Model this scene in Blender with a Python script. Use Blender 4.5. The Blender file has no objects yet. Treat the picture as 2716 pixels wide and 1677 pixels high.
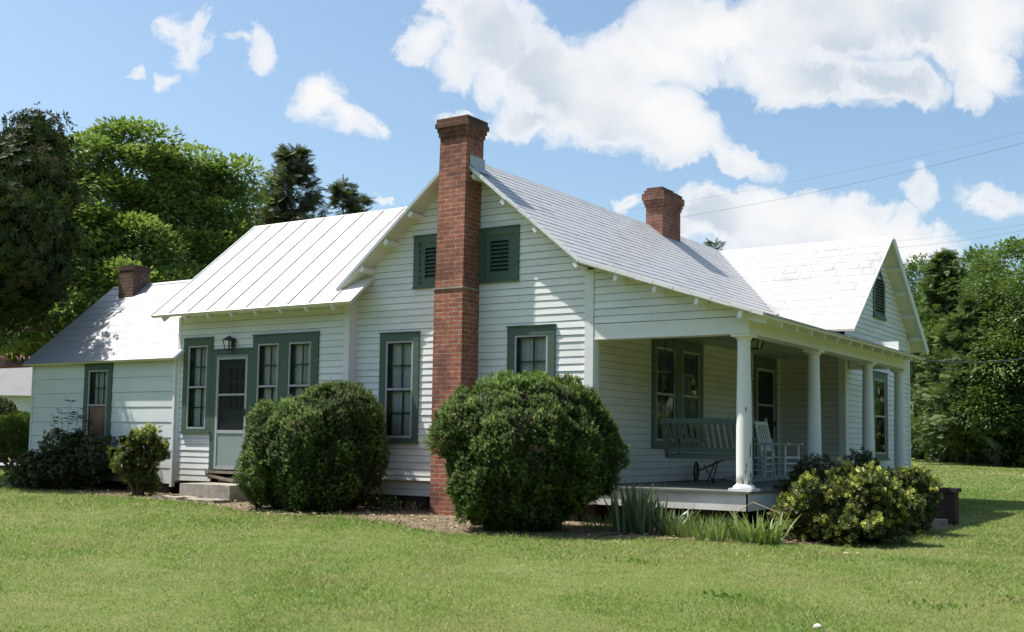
import bpy, math, random
import numpy as np
from mathutils import Vector, Matrix

random.seed(7)
RNG = np.random.default_rng(11)
S = bpy.context.scene
COL = S.collection

# ------------------------------------------------------------------ camera
PITCH, ROLL, YAW = .081, .014, -.583
CAM = np.array([8.228, -14.664, 1.139])
FPX, PW, PH, CYO = 3031.3, 2716., 1677., 88.
cp, sp = math.cos(PITCH), math.sin(PITCH); cr, sr = math.cos(ROLL), math.sin(ROLL); cyw, syw = math.cos(YAW), math.sin(YAW)
RT = np.array([cyw, -syw, 0.]); FW = np.array([syw*cp, cyw*cp, sp]); UP = np.cross(RT, FW)
XC = cr*RT + sr*UP; YC = -sr*RT + cr*UP
cam = bpy.data.cameras.new('camera'); camo = bpy.data.objects.new('camera', cam); COL.objects.link(camo)
m = Matrix.Identity(4)
for i in range(3):
    m[i][0] = XC[i]; m[i][1] = YC[i]; m[i][2] = -FW[i]; m[i][3] = CAM[i]
camo.matrix_world = m
cam.sensor_width = 36; cam.lens = 36*FPX/PW; cam.shift_y = CYO/PW; cam.clip_end = 3000
S.camera = camo

# ------------------------------------------------------------------ exposure, sun, sky
S.view_settings.view_transform = 'Standard'; S.view_settings.look = 'None'
S.view_settings.exposure = 0.62; S.view_settings.gamma = 1
LD = Vector((2.36, 1.0, -4.5)).normalized()
sun = bpy.data.lights.new('sun', 'SUN'); sun.energy = 4.6; sun.angle = math.radians(.55); sun.color = (1, .955, .88)
suno = bpy.data.objects.new('sun', sun); COL.objects.link(suno); suno.rotation_euler = LD.to_track_quat('-Z', 'Y').to_euler(); suno.location = (-20, -10, 40)

class NT:
    def __init__(s, tree): s.t = tree; s.n = tree.nodes; s.l = tree.links
    def add(s, typ, ins=None, **kw):
        n = s.n.new(typ)
        for k, v in kw.items(): setattr(n, k, v)
        for k, v in (ins or {}).items(): s.put(n, k, v)
        return n
    def put(s, n, k, v):
        if isinstance(v, bpy.types.NodeSocket): s.l.new(v, n.inputs[k])
        elif isinstance(v, bpy.types.Node): s.l.new(v.outputs[0], n.inputs[k])
        else: n.inputs[k].default_value = v
    def math(s, op, a, b=None, clamp=False):
        n = s.n.new('ShaderNodeMath'); n.operation = op; n.use_clamp = clamp
        s.put(n, 0, a)
        if b is not None: s.put(n, 1, b)
        return n.outputs[0]
    def smooth(s, v, a, b, lo=0., hi=1.):
        n = s.add('ShaderNodeMapRange', interpolation_type='SMOOTHSTEP'); s.put(n, 0, v); s.put(n, 1, a); s.put(n, 2, b); s.put(n, 3, lo); s.put(n, 4, hi); return n.outputs[0]
    def mix(s, f, a, b, blend='MIX'):
        n = s.n.new('ShaderNodeMix'); n.data_type = 'RGBA'; n.blend_type = blend
        s.put(n, 0, f); s.put(n, 6, a); s.put(n, 7, b); return n.outputs[2]
    def noise(s, vec, scale, detail=4., rough=.55, dist=0.):
        n = s.add('ShaderNodeTexNoise', {'Scale': scale, 'Detail': detail, 'Roughness': rough, 'Distortion': dist}); 
        if vec is not None: s.put(n, 'Vector', vec)
        return n.outputs[0]
    def ramp(s, f, stops):
        n = s.n.new('ShaderNodeValToRGB'); s.put(n, 0, f); e = n.color_ramp.elements
        while len(e) < len(stops): e.new(.5)
        for q, (p, c) in zip(e, stops): q.position = p; q.color = (*c, 1)
        return n.outputs[0]

def rgb(h): return tuple(x for x in h) + (1,)

def make_world():
    w = bpy.data.worlds.new('World'); S.world = w; w.use_nodes = True
    T = NT(w.node_tree); T.n.clear()
    sky = T.add('ShaderNodeTexSky', sky_type='NISHITA'); sky.sun_disc = False
    sky.sun_elevation = math.asin(-LD.z); sky.sun_rotation = math.atan2(-LD.x, -LD.y) % (2*math.pi)
    sky.air_density = 1.0; sky.dust_density = 2.2; sky.ozone_density = 1.6; sky.altitude = 100
    skb = T.add('ShaderNodeBackground', {'Color': T.mix(1., sky.outputs[0], (.94, 1.015, .99, 1), 'MULTIPLY'), 'Strength': .12})
    # a fair-weather cloud field, laid out on a plane tangent to the sky dome in the north-west (fixed to the world)
    g = T.add('ShaderNodeTexCoord').outputs['Generated']
    def dot(v):
        n = T.add('ShaderNodeVectorMath', operation='DOT_PRODUCT'); T.put(n, 0, g); n.inputs[1].default_value = tuple(v); return n.outputs['Value']
    df = dot(FW); inv = T.math('DIVIDE', 1.0, T.math('MAXIMUM', df, .05))
    px = T.math('MULTIPLY', dot(XC), inv); py = T.math('MULTIPLY', dot(YC), inv)
    P = T.add('ShaderNodeCombineXYZ', {0: px, 1: py, 2: 0.}).outputs[0]
    def warp(P, sc, amp, det):
        n = T.add('ShaderNodeTexNoise', {'Scale': sc, 'Detail': det, 'Roughness': .6}); T.put(n, 'Vector', P)
        c = T.add('ShaderNodeVectorMath', operation='SUBTRACT'); T.l.new(n.outputs[1], c.inputs[0]); c.inputs[1].default_value = (.5, .5, .5)
        k = T.add('ShaderNodeVectorMath', operation='SCALE'); T.l.new(c.outputs[0], k.inputs[0]); k.inputs['Scale'].default_value = amp
        a = T.add('ShaderNodeVectorMath', operation='ADD'); T.l.new(P, a.inputs[0]); T.l.new(k.outputs[0], a.inputs[1]); return a.outputs[0]
    Q = warp(warp(warp(P, 8., .07, 2.), 30., .040, 4.), 95., .014, 5.)
    # (x, y, rx, ry, tilt deg, weight) in thousandths of the tangent plane
    def px2(u, v): return ((u - PW/2)/FPX, -(v - PH/2 - CYO)/FPX)
    blobs = [(1280,90,150,130,0,1),(1450,200,210,130,10,1.05),(1560,250,230,150,0,1),(1700,150,230,110,0,1),(1900,60,260,110,0,1.05),(2200,40,300,130,0,1.1),
             (2500,70,260,140,0,1.1),(1750,330,200,100,20,1),(1330,150,130,80,0,.9),(1110,120,60,70,50,.75),(1230,330,90,40,8,.8),(1420,330,150,50,5,.8),(1200,190,90,60,20,.7),
             (1950,420,130,50,15,.85),(1800,400,110,60,0,.9),(2130,190,260,90,10,.95),(2350,230,190,60,10,.8),(2600,180,150,90,30,.95),(2580,260,60,50,30,.7),(2000,20,300,60,0,1.),(1180,40,60,80,0,.8),
             (1900,590,140,80,0,1.05),(2080,560,170,80,0,1.05),(2250,600,180,70,5,1.05),(2400,630,170,60,5,.95),(2100,660,250,60,0,1.0),(2440,520,70,58,40,.6),(2640,550,120,56,10,.68),(1670,545,60,36,0,.7),(1830,650,50,40,0,.6),
             (840,270,80,85,20,.8),(905,320,100,55,25,.68),(975,345,70,30,40,.5),(510,100,52,88,-12,.62),(460,55,52,56,-30,.55),(530,45,30,50,0,.5),(470,210,52,28,-12,.5),(388,200,22,38,25,.52),
             (680,130,54,80,-25,.64),(655,85,32,36,0,.52),(610,105,40,26,0,.4),(1010,545,36,16,0,.75)]
    acc = None
    for (u, v, ru, rv, ang, wt) in blobs:
        x, y = px2(u, v)
        mp = T.add('ShaderNodeMapping', vector_type='TEXTURE'); T.l.new(Q, mp.inputs[0])
        mp.inputs['Location'].default_value = (x, y, 0); mp.inputs['Rotation'].default_value = (0, 0, math.radians(-ang)); mp.inputs['Scale'].default_value = (ru*1.25/FPX, rv*1.25/FPX, 1)
        ln = T.add('ShaderNodeVectorMath', operation='LENGTH'); T.l.new(mp.outputs[0], ln.inputs[0])
        f = T.math('MULTIPLY', T.math('SUBTRACT', 1.0, ln.outputs['Value'], True), wt*1.25)
        if acc is None: acc = f
        else:
            n = T.add('ShaderNodeMath', operation='SMOOTH_MAX'); T.put(n, 0, acc); T.put(n, 1, f); n.inputs[2].default_value = .18; acc = n.outputs[0]
    fb = T.noise(P, 24., 8., .62, .35); fb2 = T.noise(Q, 10., 6., .6); fb3 = T.noise(Q, 75., 6., .65)
    fld = T.math('ADD', T.math('MULTIPLY', acc, 1.25), T.math('MULTIPLY', T.math('SUBTRACT', fb, .5), 1.0))
    fld = T.math('ADD', fld, T.math('MULTIPLY', T.math('SUBTRACT', fb2, .5), .35))
    fld = T.math('ADD', fld, T.math('MULTIPLY', T.math('SUBTRACT', fb3, .5), .34))
    fld = T.math('MULTIPLY', fld, T.smooth(acc, .09, .30))
    dens = T.smooth(fld, .05, .66)
    dens = T.math('MULTIPLY', dens, T.smooth(acc, .15, .95, .62, 1.0))
    dens = T.math('MULTIPLY', dens, T.smooth(df, .2, .4))
    # thick cores turn a little grey, billowing tops stay white
    gr = T.math('MULTIPLY', T.smooth(fld, .55, 1.1), T.smooth(T.noise(P, 6.5, 3., .5), .36, .66))
    cc = T.mix(gr, (1.02, 1.02, 1.02, 1), (.62, .71, .81, 1))
    clb = T.add('ShaderNodeBackground', {'Color': cc, 'Strength': .62})
    mx = T.add('ShaderNodeMixShader'); T.put(mx, 0, dens); T.l.new(skb.outputs[0], mx.inputs[1]); T.l.new(clb.outputs[0], mx.inputs[2])
    out = T.add('ShaderNodeOutputWorld'); T.l.new(mx.outputs[0], out.inputs[0])
make_world()

def sight(u, v, d):
    """point at horizontal distance d from the camera position along one of the surveyed sight lines"""
    x = (u - PW/2)/FPX; y = -(v - PH/2 - CYO)/FPX
    r = x*XC + y*YC + FW
    return CAM + r*d/math.hypot(r[0], r[1])

# ------------------------------------------------------------------ tagging
def tag(o, label=None, cat=None, group=None, kind=None):
    if label: o['label'] = label
    if cat: o['category'] = cat
    if group: o['group'] = group
    if kind: o['kind'] = kind
    return o
def empty(name, loc, rz=0):
    o = bpy.data.objects.new(name, None); COL.objects.link(o); o.location = loc; o.rotation_euler = (0, 0, rz); o.empty_display_size = .3
    bpy.context.view_layer.update() if False else None
    return o
def world_of(o):
    mm = Matrix.Translation(o.location) @ o.rotation_euler.to_matrix().to_4x4()
    return world_of(o.parent) @ mm if o.parent else mm

# ------------------------------------------------------------------ materials
MATS = {}
def mat(name, rough=.6, spec=.4):
    m = bpy.data.materials.new(name); m.use_nodes = True; T = NT(m.node_tree); T.n.clear()
    b = T.add('ShaderNodeBsdfPrincipled', {'Roughness': rough, 'Specular IOR Level': spec}); o = T.add('ShaderNodeOutputMaterial'); T.l.new(b.outputs[0], o.inputs[0])
    MATS[name] = m
    return m, T, b
def opos(T): return T.add('ShaderNodeNewGeometry').outputs['Position']
def stretch(T, v, s):
    n = T.add('ShaderNodeMapping'); T.put(n, 0, v); n.inputs['Scale'].default_value = s; return n.outputs[0]
def bump(T, b, h, dist=.01, st=.5):
    n = T.add('ShaderNodeBump', {'Strength': st, 'Distance': dist, 'Height': h}); T.l.new(n.outputs[0], b.inputs['Normal'])

def m_paint(name, col, wear=.5, dirt=.3, rough=.55, wood=(.33, .30, .26), fine=1.):
    m, T, b = mat(name, rough)
    P = opos(T)
    n1 = T.noise(stretch(T, P, (1.2, 1.2, 5)), 1.1, 5.); n2 = T.noise(stretch(T, P, (2.2, 2.2, 16)), 3.2*fine, 7., .65)
    n3 = T.noise(P, .9, 3.)
    c = T.mix(T.smooth(n1, .35, .75, 0, dirt), (*col, 1), (col[0]*.78, col[1]*.79, col[2]*.77, 1))
    zz = T.add('ShaderNodeSeparateXYZ'); T.l.new(P, zz.inputs[0]); sz_ = T.math('ADD', zz.outputs[2], T.math('MULTIPLY', T.math('SUBTRACT', n3, .5), 1.3))
    c = T.mix(T.math('MULTIPLY', T.smooth(sz_, .75, .25), dirt*.75, True), c, (col[0]*.52, col[1]*.50, col[2]*.40, 1))
    pe = T.math('MULTIPLY', T.smooth(n2, .63, .69), T.smooth(n3, .42, .62))
    c = T.mix(T.math('MULTIPLY', pe, wear), c, (*wood, 1))
    T.put(b, 'Base Color', c); bump(T, b, n2, .004, .25)
m_paint('white_siding', (.80, .805, .79), .8, .55)
m_paint('white_board', (.80, .80, .775), .18, .3)
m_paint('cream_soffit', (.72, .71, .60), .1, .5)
m_paint('column_paint', (.82, .815, .80), .15, .25)
m_paint('shed_siding', (.70, .735, .735), .0, .5, .6)
m_paint('green_trim', (.078, .122, .092), .12, .5, .5, (.22, .25, .2))
m_paint('green_furniture', (.085, .12, .092), .12, .4, .5, (.25, .25, .2))
m_paint('rocker_paint', (.50, .52, .50), .2, .4)
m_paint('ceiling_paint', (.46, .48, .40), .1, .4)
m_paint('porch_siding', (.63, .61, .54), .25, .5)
m_paint('deck_paint', (.17, .18, .175), .35, .6, .55)
m_paint('aluminium', (.40, .41, .425), 0, .3, .38)
m_paint('door_panel', (.27, .32, .305), 0, .3, .45)

def m_roof(name, col, stain, rough=.42, metal=0.):
    m, T, b = mat(name, rough, .5); b.inputs['Metallic'].default_value = metal; P = opos(T)
    a = T.noise(P, 1.3, 6., .65); c2 = T.noise(stretch(T, P, (9, 9, 1.2)), .9, 4.); c3 = T.noise(P, 14., 3.)
    c = T.mix(T.smooth(a, .48, .78, 0, stain), (*col, 1), (col[0]*.55, col[1]*.55, col[2]*.56, 1))
    c = T.mix(T.smooth(c2, .55, .8, 0, stain*.6), c, (col[0]*.66, col[1]*.64, col[2]*.62, 1))
    c = T.mix(T.smooth(c3, .62, .72, 0, .12), c, (.35, .25, .2, 1))
    T.put(b, 'Base Color', c); bump(T, b, c3, .003, .12)
m_roof('shingle_metal', (.52, .51, .50), .6)
m_roof('wing_metal', (.47, .455, .45), .85)
m_roof('seam_metal', (.72, .71, .70), .35)
m_roof('shed_metal', (.44, .44, .455), .3, .4, .35)
m_roof('grey_flashing', (.45, .47, .5), .4)
m_roof('neighbour_shingle', (.20, .20, .205), .5, .8)
m_roof('red_tin', (.30, .085, .06), .4)

def m_brick(name, c1, c2, mort, soot=0., top=6.):
    m, T, b = mat(name, .85, .2); g = T.add('ShaderNodeNewGeometry'); P = g.outputs['Position']
    sp_ = T.add('ShaderNodeSeparateXYZ'); T.l.new(P, sp_.inputs[0]); sn = T.add('ShaderNodeSeparateXYZ'); T.l.new(g.outputs['Normal'], sn.inputs[0])
    isx = T.math('GREATER_THAN', T.math('ABSOLUTE', sn.outputs[0]), .7)
    hx = T.math('ADD', T.math('MULTIPLY', isx, T.math('ADD', sp_.outputs[1], .057)), T.math('MULTIPLY', T.math('SUBTRACT', 1., isx), sp_.outputs[0]))
    jit = T.noise(P, 5., 2.)
    V = T.add('ShaderNodeCombineXYZ', {0: T.math('ADD', hx, T.math('MULTIPLY', jit, .012)), 1: T.math('ADD', sp_.outputs[2], T.math('MULTIPLY', jit, .01)), 2: 0.})
    bt = T.add('ShaderNodeTexBrick', {'Vector': V, 'Color1': (*c1, 1), 'Color2': (*c2, 1), 'Mortar': (*mort, 1), 'Scale': 1., 'Mortar Size': .0055, 'Mortar Smooth': .2, 'Bias': -.25, 'Brick Width': .212, 'Row Height': .0715})
    c = bt.outputs[0]
    n1 = T.noise(P, 9., 5., .6); n2 = T.noise(P, 1.7, 5., .65)
    c = T.mix(T.smooth(n1, .35, .75, 0, .6), c, (c1[0]*.5, c1[1]*.6, c1[2]*.8, 1))
    c = T.mix(T.smooth(n2, .44, .68, 0, .7), c, (.10, .05, .04, 1))
    if soot:
        h = T.math('ADD', sp_.outputs[2], T.math('MULTIPLY', T.math('SUBTRACT', n1, .5), .8))
        c = T.mix(T.smooth(h, top - .55, top - .05, 0, soot), c, (.035, .028, .024, 1))
    T.put(b, 'Base Color', c); bump(T, b, T.math('SUBTRACT', n1, T.math('MULTIPLY', bt.outputs[1], 1.5)), .012, .6)
m_brick('chimney_brick', (.43, .148, .09), (.24, .088, .062), (.46, .41, .34), .7, 6.22)
m_brick('old_brick', (.30, .12, .075), (.20, .09, .065), (.30, .28, .24), .6, 6.6)
m_brick('weathered_brick', (.17, .085, .06), (.12, .07, .055), (.22, .20, .17), .6, 5.0)
m_brick('dark_brick', (.055, .036, .031), (.04, .03, .027), (.07, .066, .06))

def m_simple(name, col, rough=.7, n=.25, sc=6., spec=.3, metal=0.):
    m, T, b = mat(name, rough, spec); a = T.noise(opos(T), sc, 6., .6)
    c = T.mix(T.smooth(a, .3, .75, 0, 1), (*[x*(1+n) for x in col], 1), (*[x*(1-n) for x in col], 1)); T.put(b, 'Base Color', c); b.inputs['Metallic'].default_value = metal
    bump(T, b, a, .01, .3)
m_simple('seam_shade', (.52, .43, .42), .6, .2)  # pinkish tone paints the shaded side and colour fringe onto the seams
m_simple('lap_shadow_edge', (.17, .155, .125), .9, .3, 20.)  # dirty board edge, darkened to paint in the shadow line under each lap
m_simple('shingle_edge', (.22, .215, .215), .7, .3, 20.)
m_simple('concrete', (.30, .275, .23), .85, .3, 5.)
m_simple('flagstone', (.27, .235, .19), .85, .35, 4.)
m_simple('bark', (.085, .065, .048), .9, .4, 9.)
m_simple('twig', (.17, .125, .085), .9, .3, 9.)
m_simple('black_metal', (.022, .022, .022), .45, .3, 9., .5)
m_simple('wire', (.10, .10, .105), .6, .1)
m_simple('cable', (.05, .05, .052), .5, .1)
m_simple('old_wood', (.20, .165, .13), .85, .4, 7.)
m_simple('pink_board', (.52, .34, .27), .8, .3, 3.)
m_simple('pale_stone', (.62, .55, .47), .8, .2, 20.)
m_simple('unlit_backing', (.05, .058, .055), .5, .2)  # near-black backing sheets, painting in the darkness of unlit hall and loft
m_simple('asphalt', (.28, .27, .26), .9, .2, 3.)
m_simple('litter', (.30, .23, .155), .9, .4, 14.)
m_simple('opal_glass', (.5, .48, .4), .35, .1)

def m_curtain():
    m, T, b = mat('curtain', .9, .1); P = opos(T)
    a = T.noise(stretch(T, P, (14, 14, .6)), 1.6, 3.)
    T.put(b, 'Base Color', T.mix(a, (.92, .93, .94, 1), (.70, .71, .73, 1)))
m_curtain()
def m_glass():
    m, T, b = mat('window_glass'); T.n.remove(b); o = [n for n in T.n if n.type == 'OUTPUT_MATERIAL'][0]
    tr = T.add('ShaderNodeBsdfTransparent', {'Color': (.98, .99, .985, 1)}); gl = T.add('ShaderNodeBsdfGlossy', {'Color': (.95, .95, .95, 1), 'Roughness': .015})
    fr = T.add('ShaderNodeFresnel', {'IOR': 1.5}); nz = T.noise(opos(T), 1.7, 2.); bp = T.add('ShaderNodeBump', {'Strength': .12, 'Distance': .02, 'Height': nz}); T.l.new(bp.outputs[0], gl.inputs['Normal'])
    f = T.math('ADD', T.math('MULTIPLY', fr.outputs[0], 1.2), .04, True)
    mx = T.add('ShaderNodeMixShader'); T.put(mx, 0, f); T.l.new(tr.outputs[0], mx.inputs[1]); T.l.new(gl.outputs[0], mx.inputs[2]); T.l.new(mx.outputs[0], o.inputs[0])
m_glass()
def m_screen():
    m, T, b = mat('screen_mesh'); T.n.remove(b); o = [n for n in T.n if n.type == 'OUTPUT_MATERIAL'][0]
    tr = T.add('ShaderNodeBsdfTransparent', {'Color': (.55, .57, .56, 1)}); df = T.add('ShaderNodeBsdfPrincipled', {'Base Color': (.07, .08, .08, 1), 'Roughness': .3})
    mx = T.add('ShaderNodeMixShader', {0: .28}); T.l.new(tr.outputs[0], mx.inputs[1]); T.l.new(df.outputs[0], mx.inputs[2]); T.l.new(mx.outputs[0], o.inputs[0])
m_screen()

def m_leaf(name, stops, rough=.5, trans=.3, patch=0., patch_cols=None, spec=.45, psc=1.2):
    m, T, b = mat(name, rough, spec); o = [n for n in T.n if n.type == 'OUTPUT_MATERIAL'][0]
    at = T.add('ShaderNodeAttribute', attribute_name='tint')
    c = T.ramp(at.outputs['Fac'], stops)
    if patch:
        n = T.noise(opos(T), psc, 3., .6); c = T.mix(T.smooth(n, .46, .64, 0, patch), c, (*patch_cols, 1))
    T.put(b, 'Base Color', c)
    if trans:
        tl = T.add('ShaderNodeBsdfTranslucent'); T.put(tl, 'Color', T.mix(.5, c, (.20, .30, .03, 1), 'MIX'))
        mx = T.add('ShaderNodeMixShader', {0: trans}); T.l.new(b.outputs[0], mx.inputs[1]); T.l.new(tl.outputs[0], mx.inputs[2]); T.l.new(mx.outputs[0], o.inputs[0])
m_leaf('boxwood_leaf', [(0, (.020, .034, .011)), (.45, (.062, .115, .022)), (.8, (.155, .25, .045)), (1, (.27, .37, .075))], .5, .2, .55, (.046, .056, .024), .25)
m_leaf('walnut_leaf', [(0, (.10, .165, .034)), (.5, (.20, .29, .068)), (1, (.35, .43, .125))], .5, .34)
m_leaf('magnolia_leaf', [(0, (.018, .030, .009)), (.62, (.036, .058, .014)), (.84, (.07, .065, .024)), (1, (.20, .13, .06))], .6, .08, spec=.12)
m_leaf('cedar_leaf', [(0, (.045, .062, .034)), (.6, (.085, .105, .052)), (1, (.14, .15, .075))], .7, .15)
m_leaf('wood_cedar_leaf', [(0, (.055, .092, .034)), (.6, (.105, .16, .055)), (1, (.17, .22, .08))], .7, .25)
m_leaf('wood_leaf', [(0, (.048, .090, .026)), (.5, (.095, .160, .040)), (1, (.18, .26, .07))], .5, .28)
m_leaf('azalea_leaf', [(0, (.028, .036, .014)), (.5, (.060, .075, .020)), (.70, (.15, .175, .03)), (.86, (.29, .33, .045)), (1, (.43, .44, .075))], .5, .25)
m_leaf('dark_shrub_leaf', [(0, (.022, .034, .014)), (.6, (.04, .06, .02)), (1, (.075, .085, .03))], .5, .15)
m_leaf('bright_shrub_leaf', [(0, (.04, .09, .015)), (.6, (.08, .16, .02)), (1, (.13, .22, .035))], .5, .25)
m_leaf('iris_leaf', [(0, (.05, .085, .042)), (.6, (.13, .19, .09)), (1, (.30, .38, .19))], .4, .25)
m_leaf('lily_leaf', [(0, (.10, .17, .04)), (.6, (.24, .34, .09)), (1, (.46, .52, .24))], .4, .35)
m_leaf('grass_blade', [(0, (.11, .22, .032)), (.4, (.20, .30, .062)), (.7, (.31, .345, .11)), (.88, (.46, .43, .21)), (1, (.62, .57, .36))], .55, .45, .7, (.34, .31, .14), .3, .9)
m_leaf('dry_leaf', [(0, (.16, .105, .06)), (.5, (.30, .22, .13)), (1, (.50, .41, .28))], .8, .1)

def m_lawn():
    m, T, b = mat('lawn', .9, .1); P = opos(T)
    a = T.noise(P, .35, 5., .6); c = T.noise(P, 3.2, 6., .65); d = T.noise(P, 38., 4., .7); e = T.noise(stretch(T, P, (1, 1, 1)), .09, 3.)
    col = T.ramp(c, [(.25, (.080, .125, .026)), (.5, (.125, .165, .040)), (.72, (.19, .20, .075))])
    col = T.mix(T.smooth(a, .42, .68, 0, .6), col, (.155, .165, .055, 1))
    col = T.mix(T.smooth(d, .35, .7, 0, .5), col, (.062, .090, .022, 1))
    col = T.mix(T.smooth(e, .4, .65, 0, .3), col, (.12, .165, .035, 1))
    g = T.noise(stretch(T, P, (.5, 2.2, 1)), 1.6, 6., .7); col = T.mix(T.smooth(g, .42, .66, 0, .45), col, (.175, .185, .07, 1))
    T.put(b, 'Base Color', col); bump(T, b, d, .03, .4)
m_lawn()
def m_dirt():
    m, T, b = mat('dirt', .95, .1); P = opos(T)
    a = T.noise(P, 2.2, 6., .65); c = T.noise(P, 45., 5., .7)
    col = T.ramp(a, [(.3, (.10, .072, .045)), (.55, (.19, .145, .095)), (.75, (.29, .235, .165))])
    col = T.mix(T.smooth(c, .4, .7, 0, .7), col, (.34, .28, .20, 1)); T.put(b, 'Base Color', col); bump(T, b, c, .03, .8)
m_dirt()

# ------------------------------------------------------------------ mesh builder
class MB:
    def __init__(s): s.v = []; s.f = []; s.mi = {}
    def add(s, vs, fs):
        k = len(s.v); s.v += [tuple(map(float, p)) for p in vs]; s.f += [tuple(i + k for i in f) for f in fs]; return s
    def quad(s, *p): return s.add(p, [tuple(range(len(p)))])
    def box(s, a, b, fr=None):
        (x0, y0, z0), (x1, y1, z1) = a, b
        vs = [(x0,y0,z0),(x1,y0,z0),(x1,y1,z0),(x0,y1,z0),(x0,y0,z1),(x1,y0,z1),(x1,y1,z1),(x0,y1,z1)]
        if fr: vs = [fr(*p) for p in vs]
        return s.add(vs, [(0,3,2,1),(4,5,6,7),(0,1,5,4),(1,2,6,5),(2,3,7,6),(3,0,4,7)])
    def beam(s, p, q, w, h, up=(0, 0, 1)):
        p, q, up = Vector(p), Vector(q), Vector(up); d = (q - p).normalized(); x = d.cross(up)
        if x.length < 1e-4: x = d.cross(Vector((1, 0, 0)))
        x.normalize(); z = x.cross(d); vs = []
        for c in (p, q):
            for a, b in ((-1,-1),(1,-1),(1,1),(-1,1)): vs.append(c + x*a*w/2 + z*b*h/2)
        return s.add(vs, [(3,2,1,0),(4,5,6,7),(0,1,5,4),(1,2,6,5),(2,3,7,6),(3,0,4,7)])
    def tube(s, pts, rs, n=8, cap=True):
        pts = [Vector(p) for p in pts]; N = len(pts)
        if not hasattr(rs, '__len__'): rs = [rs]*N
        vs = []; fs = []; prev = None
        for i in range(N):
            d = (pts[min(i+1, N-1)] - pts[max(i-1, 0)]).normalized()
            x = prev - d*prev.dot(d) if prev is not None else d.cross(Vector((0, 0, 1)))
            if x.length < 1e-4: x = d.cross(Vector((1, 0, 0)))
            x.normalize(); prev = x; y = d.cross(x)
            for k in range(n):
                a = 2*math.pi*k/n; vs.append(pts[i] + (x*math.cos(a) + y*math.sin(a))*rs[i])
        for i in range(N-1):
            for k in range(n): fs.append((i*n+k, i*n+(k+1) % n, (i+1)*n+(k+1) % n, (i+1)*n+k))
        if cap: fs += [tuple(range(n-1, -1, -1)), tuple((N-1)*n+k for k in range(n))]
        return s.add(vs, fs)
    def lathe(s, c, prof, n=24):
        vs = []; fs = []
        for r, z in prof:
            for k in range(n):
                a = 2*math.pi*k/n; vs.append((c[0] + r*math.cos(a), c[1] + r*math.sin(a), c[2] + z))
        for i in range(len(prof)-1):
            for k in range(n): fs.append((i*n+k, i*n+(k+1) % n, (i+1)*n+(k+1) % n, (i+1)*n+k))
        fs += [tuple(range(n-1, -1, -1)), tuple((len(prof)-1)*n+k for k in range(n))]
        return s.add(vs, fs)
    def slab(s, pts, off):
        """polygon pts extruded by the vector off"""
        n = len(pts); o = Vector(off); q = [Vector(p) + o for p in pts]
        return s.add([*pts, *q], [tuple(range(n-1, -1, -1)), tuple(range(n, 2*n))] + [(i, (i+1) % n, n+(i+1) % n, n+i) for i in range(n)])
    def build(s, name, material, parent=None, smooth=False, edge='lap_shadow_edge'):
        me = bpy.data.meshes.new(name); v = s.v
        if parent is not None:
            inv = world_of(parent).inverted(); v = [tuple(inv @ Vector(p)) for p in v]
        me.from_pydata(v, [], s.f); me.materials.append(MATS[material])
        if s.mi:
            me.materials.append(MATS[edge])
            for i in s.mi: me.polygons[i].material_index = 1
        if smooth:
            me.polygons.foreach_set('use_smooth', [True]*len(me.polygons))
        me.update(); o = bpy.data.objects.new(name, me); COL.objects.link(o)
        if parent is not None: o.parent = parent
        return o

class Fr:
    """local frame: x along u, y along the outward normal n, z along w"""
    def __init__(s, o, u, n, w=(0, 0, 1)): s.o, s.u, s.n, s.w = [Vector(a) for a in (o, u, n, w)]
    def __call__(s, x, y, z): return s.o + s.u*x + s.n*y + s.w*z

# ================================================================== THE HOUSE
HOUSE = empty('farmhouse', (-2.3, 2.0, 0))
tag(HOUSE, 'white clapboard farmhouse with pale metal roofs, red brick chimneys, green trim and a columned porch', 'house')
EY = -.169; SY = -.215
G = Fr((0, 0, 0), (1, 0, 0), (0, -1, 0)); EF = Fr((0, EY, 0), (1, 0, 0), (0, -1, 0)); SF = Fr((0, SY, 0), (1, 0, 0), (0, -1, 0))
PF = Fr((0, 0, 0), (0, 1, 0), (1, 0, 0)); WF = Fr((1.31, 0, 0), (0, 1, 0), (1, 0, 0)); WS = Fr((0, 7.772, 0), (1, 0, 0), (0, -1, 0))

def subtract(iv, a, b):
    out = []
    for p, q in iv:
        if b <= p or a >= q: out.append((p, q)); continue
        if a > p: out.append((p, a))
        if b < q: out.append((b, q))
    return out

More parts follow.
